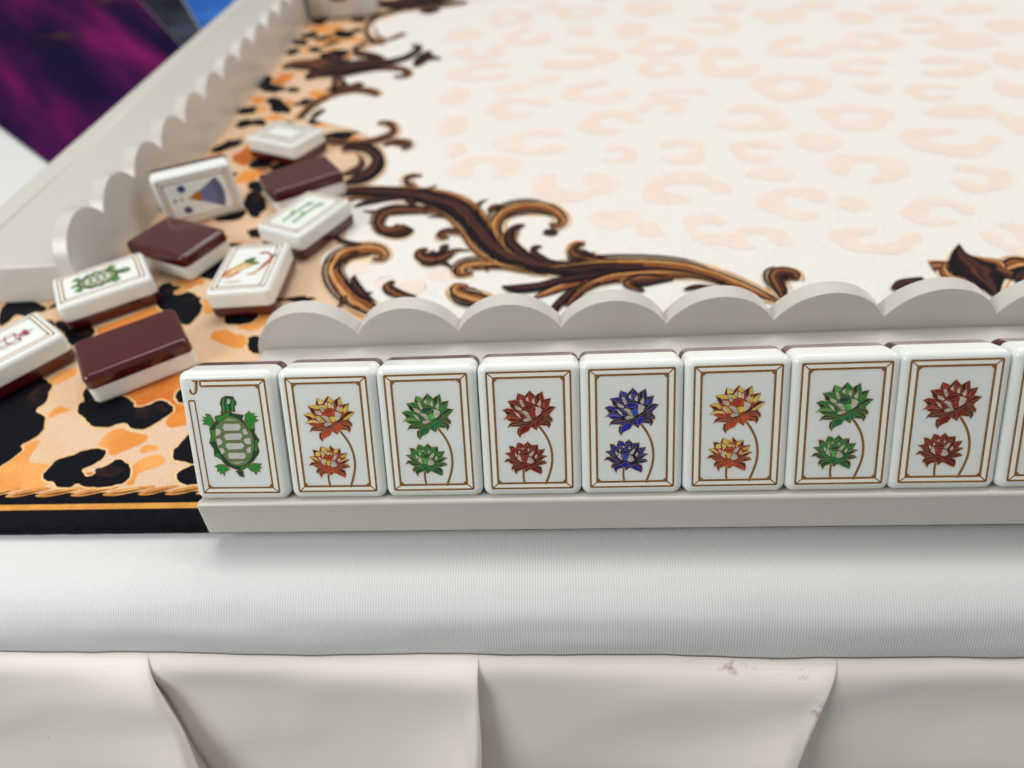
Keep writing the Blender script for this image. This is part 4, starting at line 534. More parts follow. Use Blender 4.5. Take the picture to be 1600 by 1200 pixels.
# cream field with its gold outline
field = FIELD + [(-60, 560), (-40, 640), (60, 700), (700, 700), (700, 64)]
fp = catmull(FIELD, 6, closed=False) + field[len(FIELD):]
mprint('cream_field', [(0, fp, .16)], [M_FIELD])
edge = catmull(FIELD, 6, closed=False)
def ribbon_mesh(name, items, mat, z0):
    """items: list of [(x, y, w)]; printed bands whose colour runs across their width"""
    V, F, UV = [], [], []
    for k, pts in enumerate(items):
        Q = catmull(pts, 7, closed=False); b = len(V); L = len(Q)
        for i, (x, y, w) in enumerate(Q):
            a, c = Q[max(i-1, 0)], Q[min(i+1, L-1)]
            t = Vector((c[0]-a[0], c[1]-a[1]))
            if t.length < 1e-6: t = Vector((1, 0))
            t.normalize(); n = Vector((-t.y, t.x)); w = max(w, .15)
            for s in (-1, -.5, 0, .5, 1):
                V.append(tuple(moff((x+n.x*w*.5*s, y+n.y*w*.5*s, z0+.002*k))))
                UV.append((.5+.5*s, i/(L-1)))
        for i in range(L-1):
            for s in range(4):
                q = b+i*5+s; F.append((q, q+5, q+6, q+1))
    return mesh_obj(name, V, F, mat, mat_root, uv=UV)
# warm tint inside the scrolls, blush rosettes over the field
tints = []
for tone, halo, pts in RIBBONS:
    if len(pts) > 7 and halo:
        x, y, w = pts[len(pts)//2]
        tints.append((0, ragged(blob(x+4, y-3, 9, 6, .3, rng), .6, 5, .3, x), .18+.002*len(tints)))
mprint('warm_tint', tints, [M_TINT], True)
ros = []
def rosette(x, y, rx, ry, op):
    rosette.k = getattr(rosette, 'k', 0)+1
    k_ = rosette.k % 23
    for grow, m_, z in ((.9, M_BLUSHEDGE, .185), (0, M_BLUSH, .235)):
        g = random.Random(int(x*31+y*17)); nm = 'blush_rosette' if grow == 0 else 'rosette_soft_edge'
        if op == 9:
            P = ragged(blob(x, y, rx, ry, 0, g), .7, 5, .35, x)
            if grow: P = offset_poly(P, grow)
            mprint(nm, [(0, P, z+.0015*k_)], [m_]); continue
        gap = 0 if op == 9.5 else .42
        o = 0 if op == 9.5 else op
        n = 26; outer, inner = [], []
        for i in range(n+1):
            f = i/n
            a = o+gap+(2*math.pi-2*gap)*f
            k = 1+.09*math.sin(a*3+x)+.05*math.sin(a*5+y)
            k2 = .42+.08*math.sin(a*2+y)
            if gap:
                e = min(f, 1-f)*6                      # rounded ends of the open ring
                if e < 1:
                    q = math.sqrt(1-(1-e)**2); mid = (k+k2)/2
                    k, k2 = mid+(k-mid)*q, mid-(mid-k2)*q
            k += grow/max(rx, ry); k2 -= grow/max(rx, ry)
            if gap == 0 and i == n: k, k2 = k0
            if i == 0: k0 = (k, k2)
            outer.append((x+rx*k*math.cos(a), y+ry*k*math.sin(a)))
            inner.append((x+rx*k2*math.cos(a), y+ry*k2*math.sin(a)))
        V = [tuple(moff((p[0], p[1], z+.0015*k_))) for p in outer+inner]
        F = [(i, i+1, n+2+i, n+1+i) for i in range(n)]
        mesh_obj(nm, V, F, [m_], mat_root)
for r in ROSETTES: rosette(*r)
rg = random.Random(9)
done = [(r[0], r[1]) for r in ROSETTES]
for _ in range(900):
    x, y = rg.uniform(20, 660), rg.uniform(90, 660)
    # only outside the part of the field that was traced
    if min(math.hypot((x-a)/1.0, (y-b)/1.0) for a, b in done) < 30: continue
    if 30 < x < 250+y*.3 and y < 440: continue
    done.append((x, y)); rosette(x, y, rg.uniform(9, 14), rg.uniform(8, 12), rg.choice((9, 9.5, rg.uniform(-3, 3))))

def band(path, w):
    return [(0, q, .0) for q in strip(path, w)]
extra = []
for k, (tone, halo, pts) in enumerate(RIBBONS):
    if len(pts) < 6 or max(p[1] for p in pts) > 215: continue
    Q = catmull(pts, 5, closed=False); L = len(Q)
    def at(i, off):
        a, c = Q[max(i-1, 0)], Q[min(i+1, L-1)]
        t = Vector((c[0]-a[0], c[1]-a[1]))
        t = t.normalized() if t.length > 1e-6 else Vector((1, 0))
        return Vector((Q[i][0]-t.y*off, Q[i][1]+t.x*off)), t
    for sg in (1, -1):
        # companion strand hugging the band
        i0, i1 = int(L*(.12 if sg > 0 else .3)), int(L*(.62 if sg > 0 else .78))
        run = []
        for i in range(i0, i1, 2):
            f = (i-i0)/(i1-i0); wq = Q[i][2]
            p, t = at(i, sg*wq*(.66+.2*math.sin(math.pi*f)))
            run.append((p.x, p.y, wq*(.34 if tone == 0 else .2)*math.sin(math.pi*min(max(f, .06), .94))))
        if len(run) > 3: extra.append((2 if tone == 0 else (0 if sg > 0 else 1), 0, run))
        # feathered leaflets along the outer side
        if (k+sg) % 2 and tone: continue
        for q, f in enumerate((.24, .44, .62) if L > 40 else (.45,)):
            i = int(L*f); wq = max(Q[i][2], 1.2)
            p, t = at(i, sg*wq*.35); n = Vector((-t.y, t.x))*sg
            d_ = t*(-1 if (q+k) % 2 else 1)
            ln = wq*(.85+.4*math.sin(k*1.7+q*2.1))
            b1 = p+d_*ln*.5+n*ln*.35; b2 = p+d_*ln*.9+n*ln*.75; b3 = p+d_*ln*1.05+n*ln*1.25
            extra.append(((k+q) % 3, 0, [(p.x, p.y, wq*.4), (b1.x, b1.y, wq*.34), (b2.x, b2.y, wq*.24), (b3.x, b3.y, .15)]))
RIBBONS = RIBBONS + extra
halos = []
for tone, halo, pts in RIBBONS:
    halos.append([(x, y, w*1.4+.6) for x, y, w in pts])
hl = ribbon_mesh('scroll_glow_edges', [q for q in halos if len(q) > 5], M_TINT, .40); hl['kind'] = 'stuff'
gl = []
for k, (tone, halo, pts) in enumerate(RIBBONS):
    if not halo: continue
    Q = catmull(pts, 6, closed=False)
    for sgn in (1, -1):
        run = []
        for i in range(len(Q)):
            a, c = Q[max(i-1, 0)], Q[min(i+1, len(Q)-1)]
            t = Vector((c[0]-a[0], c[1]-a[1]))
            if t.length < 1e-6: continue
            t.normalize()
            dd = Q[i][2]*.62+1.1+.35*math.sin(i*.21+k)
            run.append((Q[i][0]-t.y*dd*sgn, Q[i][1]+t.x*dd*sgn, .75*abs(math.sin(i*.09+k+sgn))+.15))
        gl.append([p for i, p in enumerate(run) if i % 3 == 0])
ribbon_mesh('gold_scroll_outlines', gl, M_GOLDDYE, .275)['kind'] = 'stuff'
for tone, nm in ((0, 'dark_scroll'), (1, 'brown_scroll'), (2, 'gold_scroll')):
    for q_, p in enumerate([p for t_, h_, p in RIBBONS if t_ == tone]):
        ribbon_mesh(nm, [[(x, y, w*1.25) for x, y, w in p]], RIB[tone], .56+.001*q_ + (.14 if tone == 1 else .28 if tone == 0 else 0))
# a thin light streak along the wider scrolls
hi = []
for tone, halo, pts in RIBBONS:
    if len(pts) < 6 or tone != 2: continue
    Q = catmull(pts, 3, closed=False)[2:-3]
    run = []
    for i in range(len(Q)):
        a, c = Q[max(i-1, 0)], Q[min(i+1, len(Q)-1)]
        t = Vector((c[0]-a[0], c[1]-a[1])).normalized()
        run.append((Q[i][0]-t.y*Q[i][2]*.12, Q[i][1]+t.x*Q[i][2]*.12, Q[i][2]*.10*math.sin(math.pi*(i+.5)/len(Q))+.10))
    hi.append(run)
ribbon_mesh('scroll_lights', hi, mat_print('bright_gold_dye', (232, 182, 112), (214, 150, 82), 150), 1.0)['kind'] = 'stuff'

# ------------------------------------------------------------------ racks
RX0, NSC, SP_, SO = -2.37, 17, 28.597, -2.374
ZV, ZP, ZS, YW, TW = 18.21, 26.63, 14.29, 52.86, 5.54
XL = SO+NSC*SP_
def soften(o, w, seg=3, ang=35):
    bv = o.modifiers.new('bevel', 'BEVEL'); bv.width = w*MM; bv.segments = seg; bv.limit_method = 'ANGLE'; bv.angle_limit = math.radians(ang)
    bv.harden_normals = True
    o.data.polygons.foreach_set('use_smooth', [True]*len(o.data.polygons))
    return o
def make_rack(root):
    # body: bar with front lip, slanted groove for the tiles and flat shelf
    prof = [(-1.4, 0), (-1.9, 11.75), (-.3, 11.75), (8.9, 7.1), (12.5, ZS), (YW-.02, ZS), (YW-.02, 0)]
    V, F = [], []; n = len(prof)
    for xe, s in ((RX0, -1), (XL, 1)):
        for y, z in prof: V.append(((xe-s*-1.6*(1-z/ZS))*MM, y*MM, z*MM))
    F.append(tuple(range(n))); F.append(tuple(range(2*n-1, n-1, -1)))
    for i in range(n): F.append((i, n+i, n+(i+1) % n, (i+1) % n)[::-1])
    o = mesh_obj('tile_shelf', V, F, M_RACK, root)
    bm = bmesh.new(); bm.from_mesh(o.data); bmesh.ops.recalc_face_normals(bm, faces=bm.faces); bm.to_mesh(o.data); bm.free()
    soften(o, .9, 4)
    # half-round bead added to catch a highlight line along the shelf edge
    V, F = [], []; n = 9
    for xe in (RX0+.6, XL-.6):
        for i in range(n):
            a = math.pi*i/(n-1); V.append((xe*MM, (14.0-.75*math.cos(a))*MM, (ZS-.05+.6*math.sin(a))*MM))
    for i in range(n-1): F.append((i, n+i, n+i+1, i+1))
    F += [tuple(range(n)), tuple(range(2*n-1, n-1, -1))]
    o = mesh_obj('highlight_bead', V, F, M_RACK, root, smooth=True)
    # scalloped board standing along the back
    R = ((SP_/2)**2+(ZP-ZV)**2)/(2*(ZP-ZV))
    P = []
    xc = SO+SP_/2; zc = ZP-R
    P.append((SO-1.9, 0.0)); P.append((SO-2.05, zc-1))
    a0 = math.asin(SP_/2/R)
    for k in range(NSC):
        xc = SO+(k+.5)*SP_
        lo = -math.pi/2+.03 if k == 0 else -a0+.035
        hi_ = math.pi/2-.03 if k == NSC-1 else a0-.035
        m_ = 26
        for i in range(m_+1):
            a = lo+(hi_-lo)*i/m_
            P.append((xc+R*math.sin(a), zc+R*math.cos(a)))
        if k < NSC-1: P.append((SO+(k+1)*SP_, zc+R*math.cos(a0)-.02))
    P.append((XL+2.05, zc-1)); P.append((XL+1.9, 0.0))
    m_ = len(P)
    V = [(x*MM, YW*MM, z*MM) for x, z in P]+[(x*MM, (YW+TW)*MM, z*MM) for x, z in P]
    F = [tuple(range(m_)), tuple(range(2*m_-1, m_-1, -1))]+[(i, m_+i, m_+(i+1) % m_, (i+1) % m_) for i in range(m_)]
    o = mesh_obj('scalloped_board', V, F, M_RACK, root)
    bm = bmesh.new(); bm.from_mesh(o.data); bmesh.ops.recalc_face_normals(bm, faces=bm.faces); bm.to_mesh(o.data); bm.free()
    soften(o, .35, 3, 50)
MATTOP = .9        # top of the printed layers, where things rest
rack = empty('tile_rack', (0, 0, 0)); make_rack(rack)
tag(rack, 'cream scalloped rack holding the row of standing tiles along the front edge', 'tile rack', 'scalloped racks')
rack2 = empty('tile_rack', (0, 0, 0))
for ch in list(rack.children):
    c = ch.copy(); COL.objects.link(c); c.parent = rack2
tag(rack2, 'empty cream scalloped rack running away along the left of the mat', 'tile rack', 'scalloped racks')
LR = math.radians(1.52)
rack2.rotation_euler = (0, 0, -math.pi/2+LR)
# inner face of the board meets the mat through (-85.1, 20); near end at about y = 104
ang = -math.pi/2+LR
near = Vector((-85.14-math.tan(LR)*84, 104.0))
lx, ly = XL, YW+TW
rack2.location = ((near.x-(lx*math.cos(ang)-ly*math.sin(ang)))*MM, (near.y-(lx*math.sin(ang)+ly*math.cos(ang)))*MM, 0)
for r_ in (rack, rack2): r_.location.z = .0

# ------------------------------------------------------------------ tiles
TWD, THT, TTH, SPLIT = 22.14, 31.0, 10.8, 4.6
def rounded_tile():
    bm = bmesh.new(); bmesh.ops.create_cube(bm, size=1)
    for v in bm.verts: v.co = Vector((v.co.x*TWD*MM, v.co.y*THT*MM, (v.co.z+.5)*TTH*MM))
    up_ = [e for e in bm.edges if abs(e.verts[0].co.z-e.verts[1].co.z) > 1*MM]
    bmesh.ops.bevel(bm, geom=up_, offset=2.1*MM, segments=8, profile=.5, affect='EDGES')
    rim = [e for e in bm.edges if abs(e.verts[0].co.z-e.verts[1].co.z) < 1e-6 and len(e.link_faces) == 2 and abs(e.link_faces[0].normal.z-e.link_faces[1].normal.z) > .5]
    bmesh.ops.bevel(bm, geom=rim, offset=1.75*MM, segments=6, profile=.5, affect='EDGES')
    return bm
def half(upper):
    bm = rounded_tile()
    r = bmesh.ops.bisect_plane(bm, geom=bm.verts[:]+bm.edges[:]+bm.faces[:], plane_co=(0, 0, (SPLIT+(.0 if upper else -.02))*MM), plane_no=(0, 0, 1), clear_inner=upper, clear_outer=not upper)
    ed = [e for e in r['geom_cut'] if isinstance(e, bmesh.types.BMEdge)]
    bmesh.ops.contextual_create(bm, geom=ed)
    bmesh.ops.recalc_face_normals(bm, faces=bm.faces)
    me = bpy.data.meshes.new('face_layer' if upper else 'back_layer'); bm.to_mesh(me); bm.free()
    for p in me.polygons: p.use_smooth = True
    me.set_sharp_from_angle(angle=math.radians(50))
    me.materials.append(M_WHITE if upper else M_BACK)
    return me
ME_FACE, ME_BACK = half(True), half(False)
FA, FB = 18.06, 26.97
def frame_polys(cut=False):
    a, b = FA/2, FB/2; ia, ib = a-1.42, b-1.22; w = .42
    P = []
    if not cut:
        for i, q in enumerate(strip([(-a, -b), (a, -b), (a, b), (-a, b)], w, True)): P.append((0, q, .03+.0006*i))
        for i, q in enumerate(strip([(-ia, -ib), (ia, -ib), (ia, ib), (-ia, ib)], w+.06, True)): P.append((0, q, .034+.0006*i))
        fills = [[(-a, -b), (a, -b), (ia, -ib), (-ia, -ib)], [(a, -b), (a, b), (ia, ib), (ia, -ib)], [(a, b), (-a, b), (-ia, ib), (ia, ib)], [(-a, b), (-a, -b), (-ia, -ib), (-ia, ib)]]
        cs = [(-1, -1), (1, -1), (1, 1), (-1, 1)]
    else:
        xl, yt = -a+3.35, b-4.55
        lines = [[(-a, -b), (a, -b)], [(a, -b), (a, b)], [(a, b), (xl, b)], [(xl, b), (xl, ib)], [(xl, ib), (ia, ib)], [(ia, ib), (ia, -ib)], [(ia, -ib), (-ia, -ib)], [(-ia, -ib), (-ia, yt)], [(-ia, yt), (-a, yt)], [(-a, yt), (-a, -b)]]
        for i, l in enumerate(lines):
            for q in strip(l, w+(.06 if i in (2, 4) else 0)-(.1 if i in (7, 9) else 0)): P.append((0, q, .03+.0006*i))
        fills = [[(-a, -b), (a, -b), (ia, -ib), (-ia, -ib)], [(a, -b), (a, b), (ia, ib), (ia, -ib)], [(a, b), (xl, b), (xl, ib), (ia, ib)]]
        cs = [(-1, -1), (1, -1), (1, 1)]
    for i, f in enumerate(fills): P.append((1, f, .012+.001*i))
    for i, (sx, sy) in enumerate(cs):
        for q in strip([(sx*a, sy*b), (sx*ia, sy*ib)], .26): P.append((0, q, .040+.0006*i))
        P.append((0, [(sx*ia, sy*ib), (sx*(ia-1.15), sy*ib), (sx*ia, sy*(ib-1.15))], .045+.0006*i))
    return P
def shared(builder):
    cache = {}
    def f(key, *a):
        if key not in cache: cache[key] = builder(*a)
        return cache[key]
    return f
def poly_mesh(name, polys, mats):
    o = flat_polys(name, [(mi, P, z+TTH) for mi, P, z in polys], mats, None)
    me = o.data; bpy.data.objects.remove(o)
    return me
ME_FRAME = poly_mesh('gold_frame', frame_polys(), [M_GOLDBROWN, M_CREAMINLAY])
ME_FRAMEJ = poly_mesh('gold_frame', frame_polys(True), [M_GOLDBROWN, M_CREAMINLAY])
# enamel colours of the flowers: dark, mid, light, silver white, lower petal, seed dark, seed bright, rust
PAL = {'blue': [(14, 14, 62), (24, 36, 140), (46, 66, 168), (196, 190, 176), (22, 32, 158), (20, 30, 148), (28, 74, 204), (20, 28, 120)],
       'green': [(12, 62, 42), (36, 124, 58), (92, 168, 74), (204, 192, 178), (20, 112, 66), (10, 84, 58), (74, 190, 82), (22, 92, 50)],
       'red': [(84, 16, 16), (140, 26, 28), (168, 48, 38), (206, 192, 178), (128, 22, 24), (118, 18, 24), (164, 30, 36), (112, 26, 20)],
       'yellow': [(84, 20, 22), (226, 192, 84), (240, 216, 124), (204, 196, 186), (196, 72, 38), (190, 50, 24), (238, 198, 70), (170, 66, 38)]}
ENAMEL = {}
for k, cs in PAL.items():
    ENAMEL[k] = [mat_plain('%s_enamel_%s' % (k, s), c, .24, .12, coat=.2, noise_amt=.3, scale=700) for s, c in zip(('deep', 'mid', 'light', 'silver', 'lower', 'seed', 'glint', 'rust'), cs)] + [M_GOLDBROWN, M_PALEGOLD]
GROUND = {'blue': 0, 'yellow': 7, 'green': 1, 'red': 7}
def lotus_polys(outline, petals, ground):
    cy = sum(p[1] for p in outline)/len(outline)
    P = [(9, offset_poly(outline, .13), .02), (ground, offset_poly(outline, .0), .035)]
    for i, (c, q) in enumerate(petals):
        qc = sum(p[1] for p in q)/len(q)
        col = c
        if c in (1, 2) and qc < cy-.4: col = 7
        P.append((9, offset_poly(q, .12), .05+.0016*i))
        P.append((col, offset_poly(q, .075), .0508+.0016*i))
    return P
LT = {}; LL = {}
for k in PAL:
    LT[k] = poly_mesh('lotus_flower', lotus_polys(LOTUS_TOP_OUTLINE, LOTUS_TOP, GROUND[k]), ENAMEL[k])
    LL[k] = poly_mesh('lotus_flower', lotus_polys(LOTUS_LOW_OUTLINE, LOTUS_LOW, GROUND[k]), ENAMEL[k])
def stem_mesh(path, w):
    Q = catmull(path, 6, closed=False)
    P = []
    for i, q in enumerate(strip(Q, w)): P.append((0, q, .015+.0004*i))
    return poly_mesh('stem', P, [M_GOLDBROWN])
ST, SL_ = stem_mesh(STEM_TOP, .52), stem_mesh(STEM_LOW, .48)
TPAL = [mat_plain('turtle_enamel_%s' % s, c, .25, .1, coat=.2, noise_amt=.1, scale=700) for s, c in (('deep', (14, 74, 50)), ('leaf', (44, 142, 52)), ('moss', (92, 138, 90)), ('silver', (204, 208, 200)), ('mint', (148, 188, 146)))] + [M_GOLD, M_GOLDBROWN]
def turtle_polys():
    P = []
    for i, (n, c, q) in enumerate(TURTLE):
        if n in ('head', 'shell', 'flipper', 'tail', 'scute', 'plastron'):
            P.append((5, offset_poly(q, .15 if n != 'scute' else .16), .02+.004*i))
        P.append((c, q, .022+.004*i))
    return P
ME_TURTLE = poly_mesh('turtle', turtle_polys(), TPAL)
ME_J = poly_mesh('letter', [(0, LETTER_J, .03)], [M_GOLDBROWN])
def tile(label, group=None):
    r = empty('mahjong_tile')
    tag(r, label, 'tile', group)
    for nm, me in (('face_layer', ME_FACE), ('back_layer', ME_BACK)):
        o = link(nm, me, r)
        wn = o.modifiers.new('normals', 'WEIGHTED_NORMAL'); wn.keep_sharp = True; wn.weight = 100
    return r
TH = .4658
XO = .4517; JIT = [-.523, .121, .168, .306, .170, .198, .064, -.505, -.35]
ROW = ['turtle', 'yellow', 'green', 'red', 'blue', 'yellow', 'green', 'red', 'blue']
LAB = ['white standing tile with a green turtle and gold letter J at the row start',
       'standing white tile with yellow and rust lotus flowers right beside the turtle tile',
       'standing white tile with green lotus flowers, between yellow and red lotus tiles near the turtle',
       'standing white tile with red lotus flowers, left of the blue lotus tile',
       'standing white tile with two blue lotus flowers in the middle of the row',
       'standing white tile with yellow and rust lotus flowers, right of the blue lotus tile',
       'standing white tile with green lotus flowers, second to the right of the blue lotus tile',
       'standing white tile with red lotus flowers near the right end of the visible row',
       'standing white tile cut off by the right edge of the picture, last in the row']
UPV = Vector((0, math.sin(TH), math.cos(TH))); NV = Vector((0, -math.cos(TH), math.sin(TH)))
rr = random.Random(3)
ROT = [.4, .3, 0, .1, 0, -.1, 0, .2, .1]
for k, c in enumerate(ROW):
    t = tile(LAB[k], 'tiles standing in the front rack')
    ctr = Vector((XO+k*22.2+JIT[k]+FA/2, 0, 14.065))+UPV*(FB/2)
    base = ctr-NV*TTH
    t.location = base*MM
    t.rotation_euler = (math.pi/2-TH, 0, 0)
    t.rotation_euler.rotate_axis('Z', math.radians(ROT[k])*-1)
    if c == 'turtle':
        link('gold_frame', ME_FRAMEJ, t); link('turtle', ME_TURTLE, t); link('letter', ME_J, t)
    else:
        link('gold_frame', ME_FRAME, t); link('lotus_flower', LT[c], t); link('lotus_flower', LL[c], t); link('stem', ST, t); link('stem', SL_, t)

# loose tiles on the mat
def place(t, x, y, rot, up=True):
    if up: t.location = (x*MM, y*MM, MATTOP*MM*.3); t.rotation_euler = (0, 0, rot)
    else: t.location = (x*MM, y*MM, (TTH+MATTOP*.3)*MM); t.rotation_euler = (math.pi, 0, rot)
G = 'loose tiles scattered on the leopard border'
t = tile('face-up white tile with a green turtle, against the near end of the left rack', G); place(t, -76.5, 99.0, -.990)
link('gold_frame', ME_FRAME, t); tt = link('turtle', ME_TURTLE, t)
t = tile('face-up white tile with a red and gold bird, left of the front rack', G); place(t, -24.4, 102.8, .04)
link('gold_frame', ME_FRAME, t)
BIRD = [mat_plain('bird_enamel_%s' % s, c, .3, noise_amt=.25, scale=700) for s, c in (('rust', (178, 84, 44)), ('green', (74, 104, 58)), ('gold', (206, 164, 84)), ('pink', (186, 92, 92)), ('cream', (232, 214, 176)))]
bird = [(2, catmull([(-5.5, -6), (-4, -1), (-1.2, 1.8), (2.2, 2.2), (3.2, .4), (.4, -1.6), (-3, -5)], 4), .03), (4, catmull([(-4.2, -5), (-1, -1.2), (1.6, .6), (.2, .9), (-3.2, -2.5)], 4), .04),
        (1, catmull([(-1.6, 2.6), (.6, 4.2), (1.9, 3.8), (1.6, 1.8), (3.6, 1.2), (3.4, .2), (.4, .6)], 4), .05), (0, catmull([(2.6, 5.8), (4.4, 6.2), (6.0, 4.8), (6.2, 2.6), (5.2, .6), (4.4, -2.4), (3.0, -4.6), (4.8, -3.6), (6.4, -.6), (7.4, 2.4), (6.4, 5.6), (4.4, 7.4), (2.6, 7.0)], 4), .06),
        (1, catmull([(6.8, 4.8), (8.0, 5.6), (8.0, 4.0), (6.8, 3.4)], 4), .07), (3, catmull([(-6.4, -5.2), (-5.4, -2.6), (-4.6, -1), (-5.0, -3.4), (-5.4, -6.4)], 4), .08), (3, catmull([(-4.4, -6.6), (-2.4, -4.2), (-.9, -3.6), (-2.2, -5.2), (-4.2, -7.2)], 4), .09),
        (2, catmull([(1.4, -5.4), (3.2, -5.8), (4.6, -4.4), (4.2, -3.0), (3.2, -4.8), (1.8, -4.8)], 4), .1), (2, catmull([(-5, -9.4), (-1, -8.8), (1, -9.2), (-1, -9.5)], 4), .11)]
bird = [(c, [(x*1.12-.6, y*1.12+.6) for x, y in P], z) for c, P, z in bird]
mb = poly_mesh('bird', bird, BIRD); link('bird', mb, t)
t = tile('face-up white tile with two thin green bamboo stalks, beside the scrollwork', G); place(t, -14.7, 140.2, -.459)
link('gold_frame', ME_FRAME, t)
bam = []
for x0, y0, y1 in ((-2.6, -9.0, 7.4), (1.8, -8.4, 8.4)):
    for i in range(4):
        a = y0+(y1-y0)*i/4+.2; b = y0+(y1-y0)*(i+1)/4-.2
        bam.append((0, [(x0-.75, a), (x0+.75, a), (x0+.55, (a+b)/2), (x0+.75, b), (x0-.75, b), (x0-.55, (a+b)/2)], .03+.001*len(bam)))
    bam.append((1, catmull([(x0+.4, y1-4), (x0+2.2, y1-1.4), (x0+1.6, y1+.4), (x0+.2, y1-2.4)], 4), .05)); bam.append((1, catmull([(x0-.4, y0+5), (x0-2.4, y0+7.6), (x0-1.4, y0+8.8), (x0-.2, y0+6.4)], 4), .055))
link('bamboo', poly_mesh('bamboo', bam, [mat_plain('bamboo_enamel', (104, 158, 128), .3, noise_amt=.2, scale=500), mat_plain('bamboo_leaf_enamel', (142, 172, 118), .3)]), t)
t = tile('face-up white tile with a red motif, cut off by the left edge', G); place(t, -91.3, 62.4, math.radians(52)-math.pi/2)
link('gold_frame', ME_FRAME, t)
red = []
g2 = random.Random(12)
ys = [8.6, 7.6, 6.2, 5.0, 3.4, 2.0, .4, -1.2, -2.6, -4.2, -5.8, -7.2, -8.6]
wd = [.5, 1.6, .8, 2.9, 3.5, 2.4, 3.1, 2.0, 3.0, 1.8, 2.5, 1.2, .4]
for s in (-1, 1):
    for w_ in (1.0, .5):
        for i, q in enumerate(strip(catmull([(s*w*w_, y) for w, y in zip(wd, ys)], 4, closed=False), .34)): red.append((0, q, .03+.0005*len(red)))
for y, w in zip(ys[1:-1:2], wd[1:-1:2]):
    for q in strip([(-w-.6, y+.5), (0, y-.2), (w+.6, y+.5)], .3): red.append((0, q, .03+.0005*len(red)))
for (x_, y_) in ((-1.7, 8.9), (1.7, 8.9), (0, 10.2)):
    for q in strip([(0, 7.2), (x_, y_)], .45): red.append((0, q, .03+.0005*len(red)))
link('red_motif', poly_mesh('red_motif', red, [mat_plain('red_enamel', (150, 40, 44), .3, noise_amt=.2, scale=600)]), t)
t = tile('face-up white tile with a plain framed blank panel, farthest of the loose tiles', G); place(t, -45.4, 219.6, math.radians(-27.7)-math.pi/2)
link('gold_frame', ME_FRAME, t)
pan = []
for w, h, r_ in ((6.2, 10.2, 2.2), (4.6, 8.6, 1.8)):
    pts = []
    for cx, cy, a0 in ((w-r_, h-r_, 0), (-w+r_, h-r_, 90), (-w+r_, -h+r_, 180), (w-r_, -h+r_, 270)):
        for s in range(5): pts.append((cx+r_*math.cos(math.radians(a0+s*22.5)), cy+r_*math.sin(math.radians(a0+s*22.5))))
    for q in strip(pts, .55, True): pan.append((0, q, .03+.0004*len(pan)))
link('blank_panel_border', poly_mesh('blank_panel_border', pan, [mat_plain('taupe_gold_enamel', (150, 108, 58), .35, .2)]), t)
t = tile('maroon tile back up, lying nearest to the front row of standing tiles', G); place(t, -49.1, 62.8, math.radians(34.9)-math.pi/2, False)
t = tile('maroon tile back up, next to the left rack between fan and turtle tiles', G); place(t, -61.0, 126.6, math.radians(-25)-math.pi/2, False)
t = tile('maroon tile back up, between the blank-panel tile and the bamboo tile', G); place(t, -25.6, 174.8, math.radians(34)-math.pi/2, False)
t = tile('white tile with a blue fan, standing on its long edge beside the left rack', G)
link('gold_frame', ME_FRAME, t)
FAN = [mat_plain('fan_enamel_%s' % s, c, .3, noise_amt=.2, scale=500) for s, c in (('navy', (26, 28, 100)), ('slate', (88, 92, 152)), ('gold', (176, 108, 34)), ('grey', (64, 74, 128)), ('blush', (196, 160, 134)))]
fan = []
for i in range(7):
    a0 = math.radians(90-29+i*58/7); a1 = math.radians(90-29+(i+1)*58/7-1.5)
    c0 = (-.2, -3.4)
    def pp(r, a): return (c0[0]+r*math.cos(a), c0[1]+r*math.sin(a))
    fan.append((1 if i % 2 == 0 else 3, [pp(4.2, a0), pp(11.2, a0), pp(11.2, a1), pp(4.2, a1)], .03+.001*i))
    fan.append((0, [pp(10.4, a0), pp(13.2, a0), pp(13.6, (a0+a1)/2), pp(13.2, a1), pp(10.4, a1)], .05+.001*i))
fan.append((2, [(-.2, -4.4), (2.2, .4), (-.2, 1.4), (-2.6, .4)], .07))
for cx, cy in ((-4.6, -5.4), (4.4, -5.8)):
    for k in range(5):
        a = math.radians(90+72*k)
        fan.append((3, blob(cx+1.0*math.cos(a), cy+1.0*math.sin(a), .75, .75, 0, random.Random(k)), .05+.001*k))
    fan.append((0, blob(cx, cy, .6, .6, 0, random.Random(2)), .06))
fan.append((4, blob(-.3, -6.6, .9, .8, 0, random.Random(4)), .05)); fan.append((3, blob(-.4, -9.2, .7, .7, 0, random.Random(6)), .051))
link('fan', poly_mesh('fan', fan, FAN), t)
az = .455
e1 = Vector((math.cos(az), math.sin(az), 0)); e2 = Vector((0, 0, 1)); n_ = e1.cross(e2)
org = Vector((-62.7, 156.6, TWD/2+.3))-n_*TTH
mw = Matrix.Identity(4)
for r in range(3):
    mw[r][0], mw[r][1], mw[r][2], mw[r][3] = (-e2)[r], e1[r], n_[r], org[r]*MM
t.matrix_world = mw

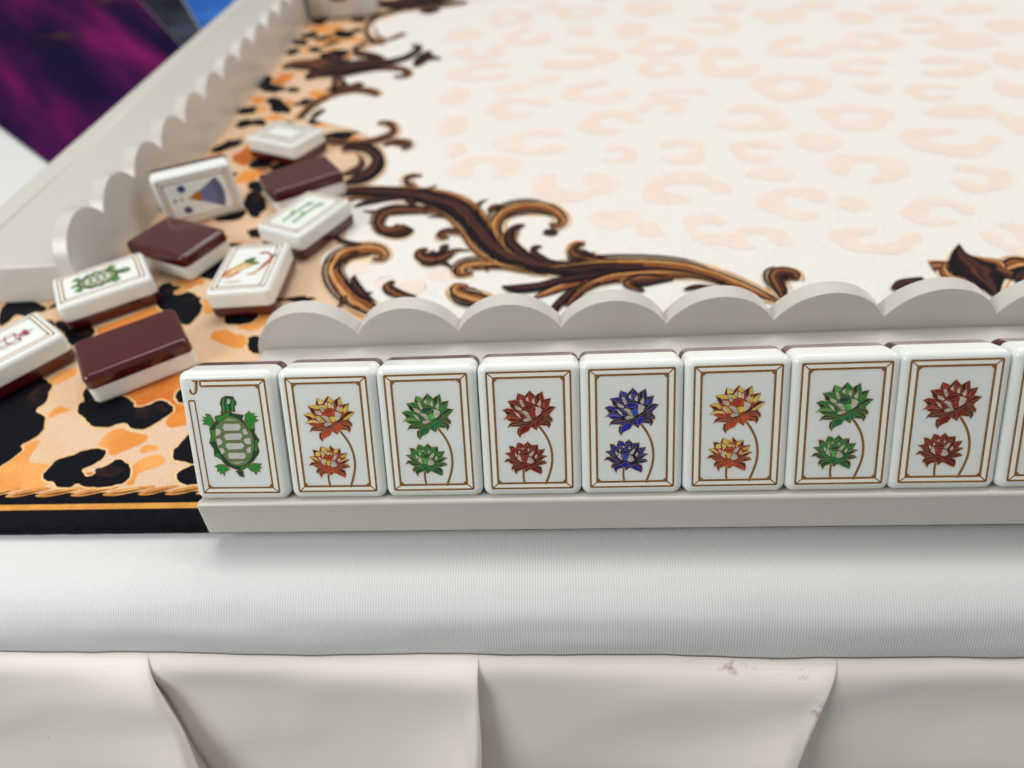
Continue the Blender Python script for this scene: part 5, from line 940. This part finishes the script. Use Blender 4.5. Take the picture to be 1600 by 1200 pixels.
# ------------------------------------------------------------------ blurred things beyond the left rack
def thick_poly(name, P, z0, z1, mats):
    P = ccw(P); n = len(P)
    V = [(p[0]*MM, p[1]*MM, z0*MM) for p in P]+[(p[0]*MM, p[1]*MM, z1*MM) for p in P]
    F = [tuple(range(n))[::-1], tuple(range(n, 2*n))]+[(i, (i+1) % n, n+(i+1) % n, n+i) for i in range(n)]
    o = mesh_obj(name, V, F, mats)
    soften(o, .8, 2)
    return o
o = thick_poly('printed_cloth_mat', [(-640, 652), (-150, 207), (-150, 372), (-287, 577), (-420, 776)], TOPZ+.3, TOPZ+2.6, mat_purple())
tag(o, 'dark purple and magenta printed mat lying beyond the left rack', 'mat')
o = thick_poly('navy_cloth_mat', [(-150, 374.5), (-287, 579.5), (-415, 771), (-352, 768), (-150, 397.5)], TOPZ+.3, TOPZ+2.2, mat_print('navy_cloth', (10, 10, 26), (56, 60, 78), 8, lohi=(.48, .66)))
tag(o, 'dark navy and grey mat between the purple mat and blue cloth', 'mat')
o = thick_poly('blue_cloth_mat', [(-150, 400), (-350, 768), (-150, 771)], TOPZ+.3, TOPZ+2.4, mat_print('blue_cloth', (34, 92, 176), (52, 112, 196), 20))
tag(o, 'bright blue cloth behind the far part of the left rack', 'cloth')

# far block with a rust patch beside the far end of the left rack
b0 = empty('cream_block', (-.071, .462, .0004))
tag(b0, 'blurred cream block with a round rust brown patch at the far mat corner', 'block')
bm = bmesh.new(); bmesh.ops.create_cube(bm, size=1)
for v in bm.verts: v.co = Vector((v.co.x*.050*(1-.08*(v.co.z+.5)), v.co.y*.020, (v.co.z+.5)*.042))
bmesh.ops.bevel(bm, geom=list(bm.edges), offset=.003, segments=4, profile=.5, affect='EDGES')
me = bpy.data.meshes.new('block_body'); bm.to_mesh(me); bm.free(); me.materials.append(M_RACK)
for p in me.polygons: p.use_smooth = True
link('block_body', me, b0)
pts = [(12.5*math.cos(a)*1.0, 12.5*math.sin(a)) for a in [2*math.pi*i/24 for i in range(24)]]
V = [(x*MM, -.0110, .024+y*MM) for x, y in pts]+[(x*MM*.85, -.0122, .024+y*MM*.85) for x, y in pts]
F = [tuple(range(24, 48))]+[(i, (i+1) % 24, 24+(i+1) % 24, 24+i) for i in range(24)]
mesh_obj('rust_patch', V, F, mat_plain('rust_brown', (150, 72, 40), .4, noise_amt=.3, scale=80), b0)
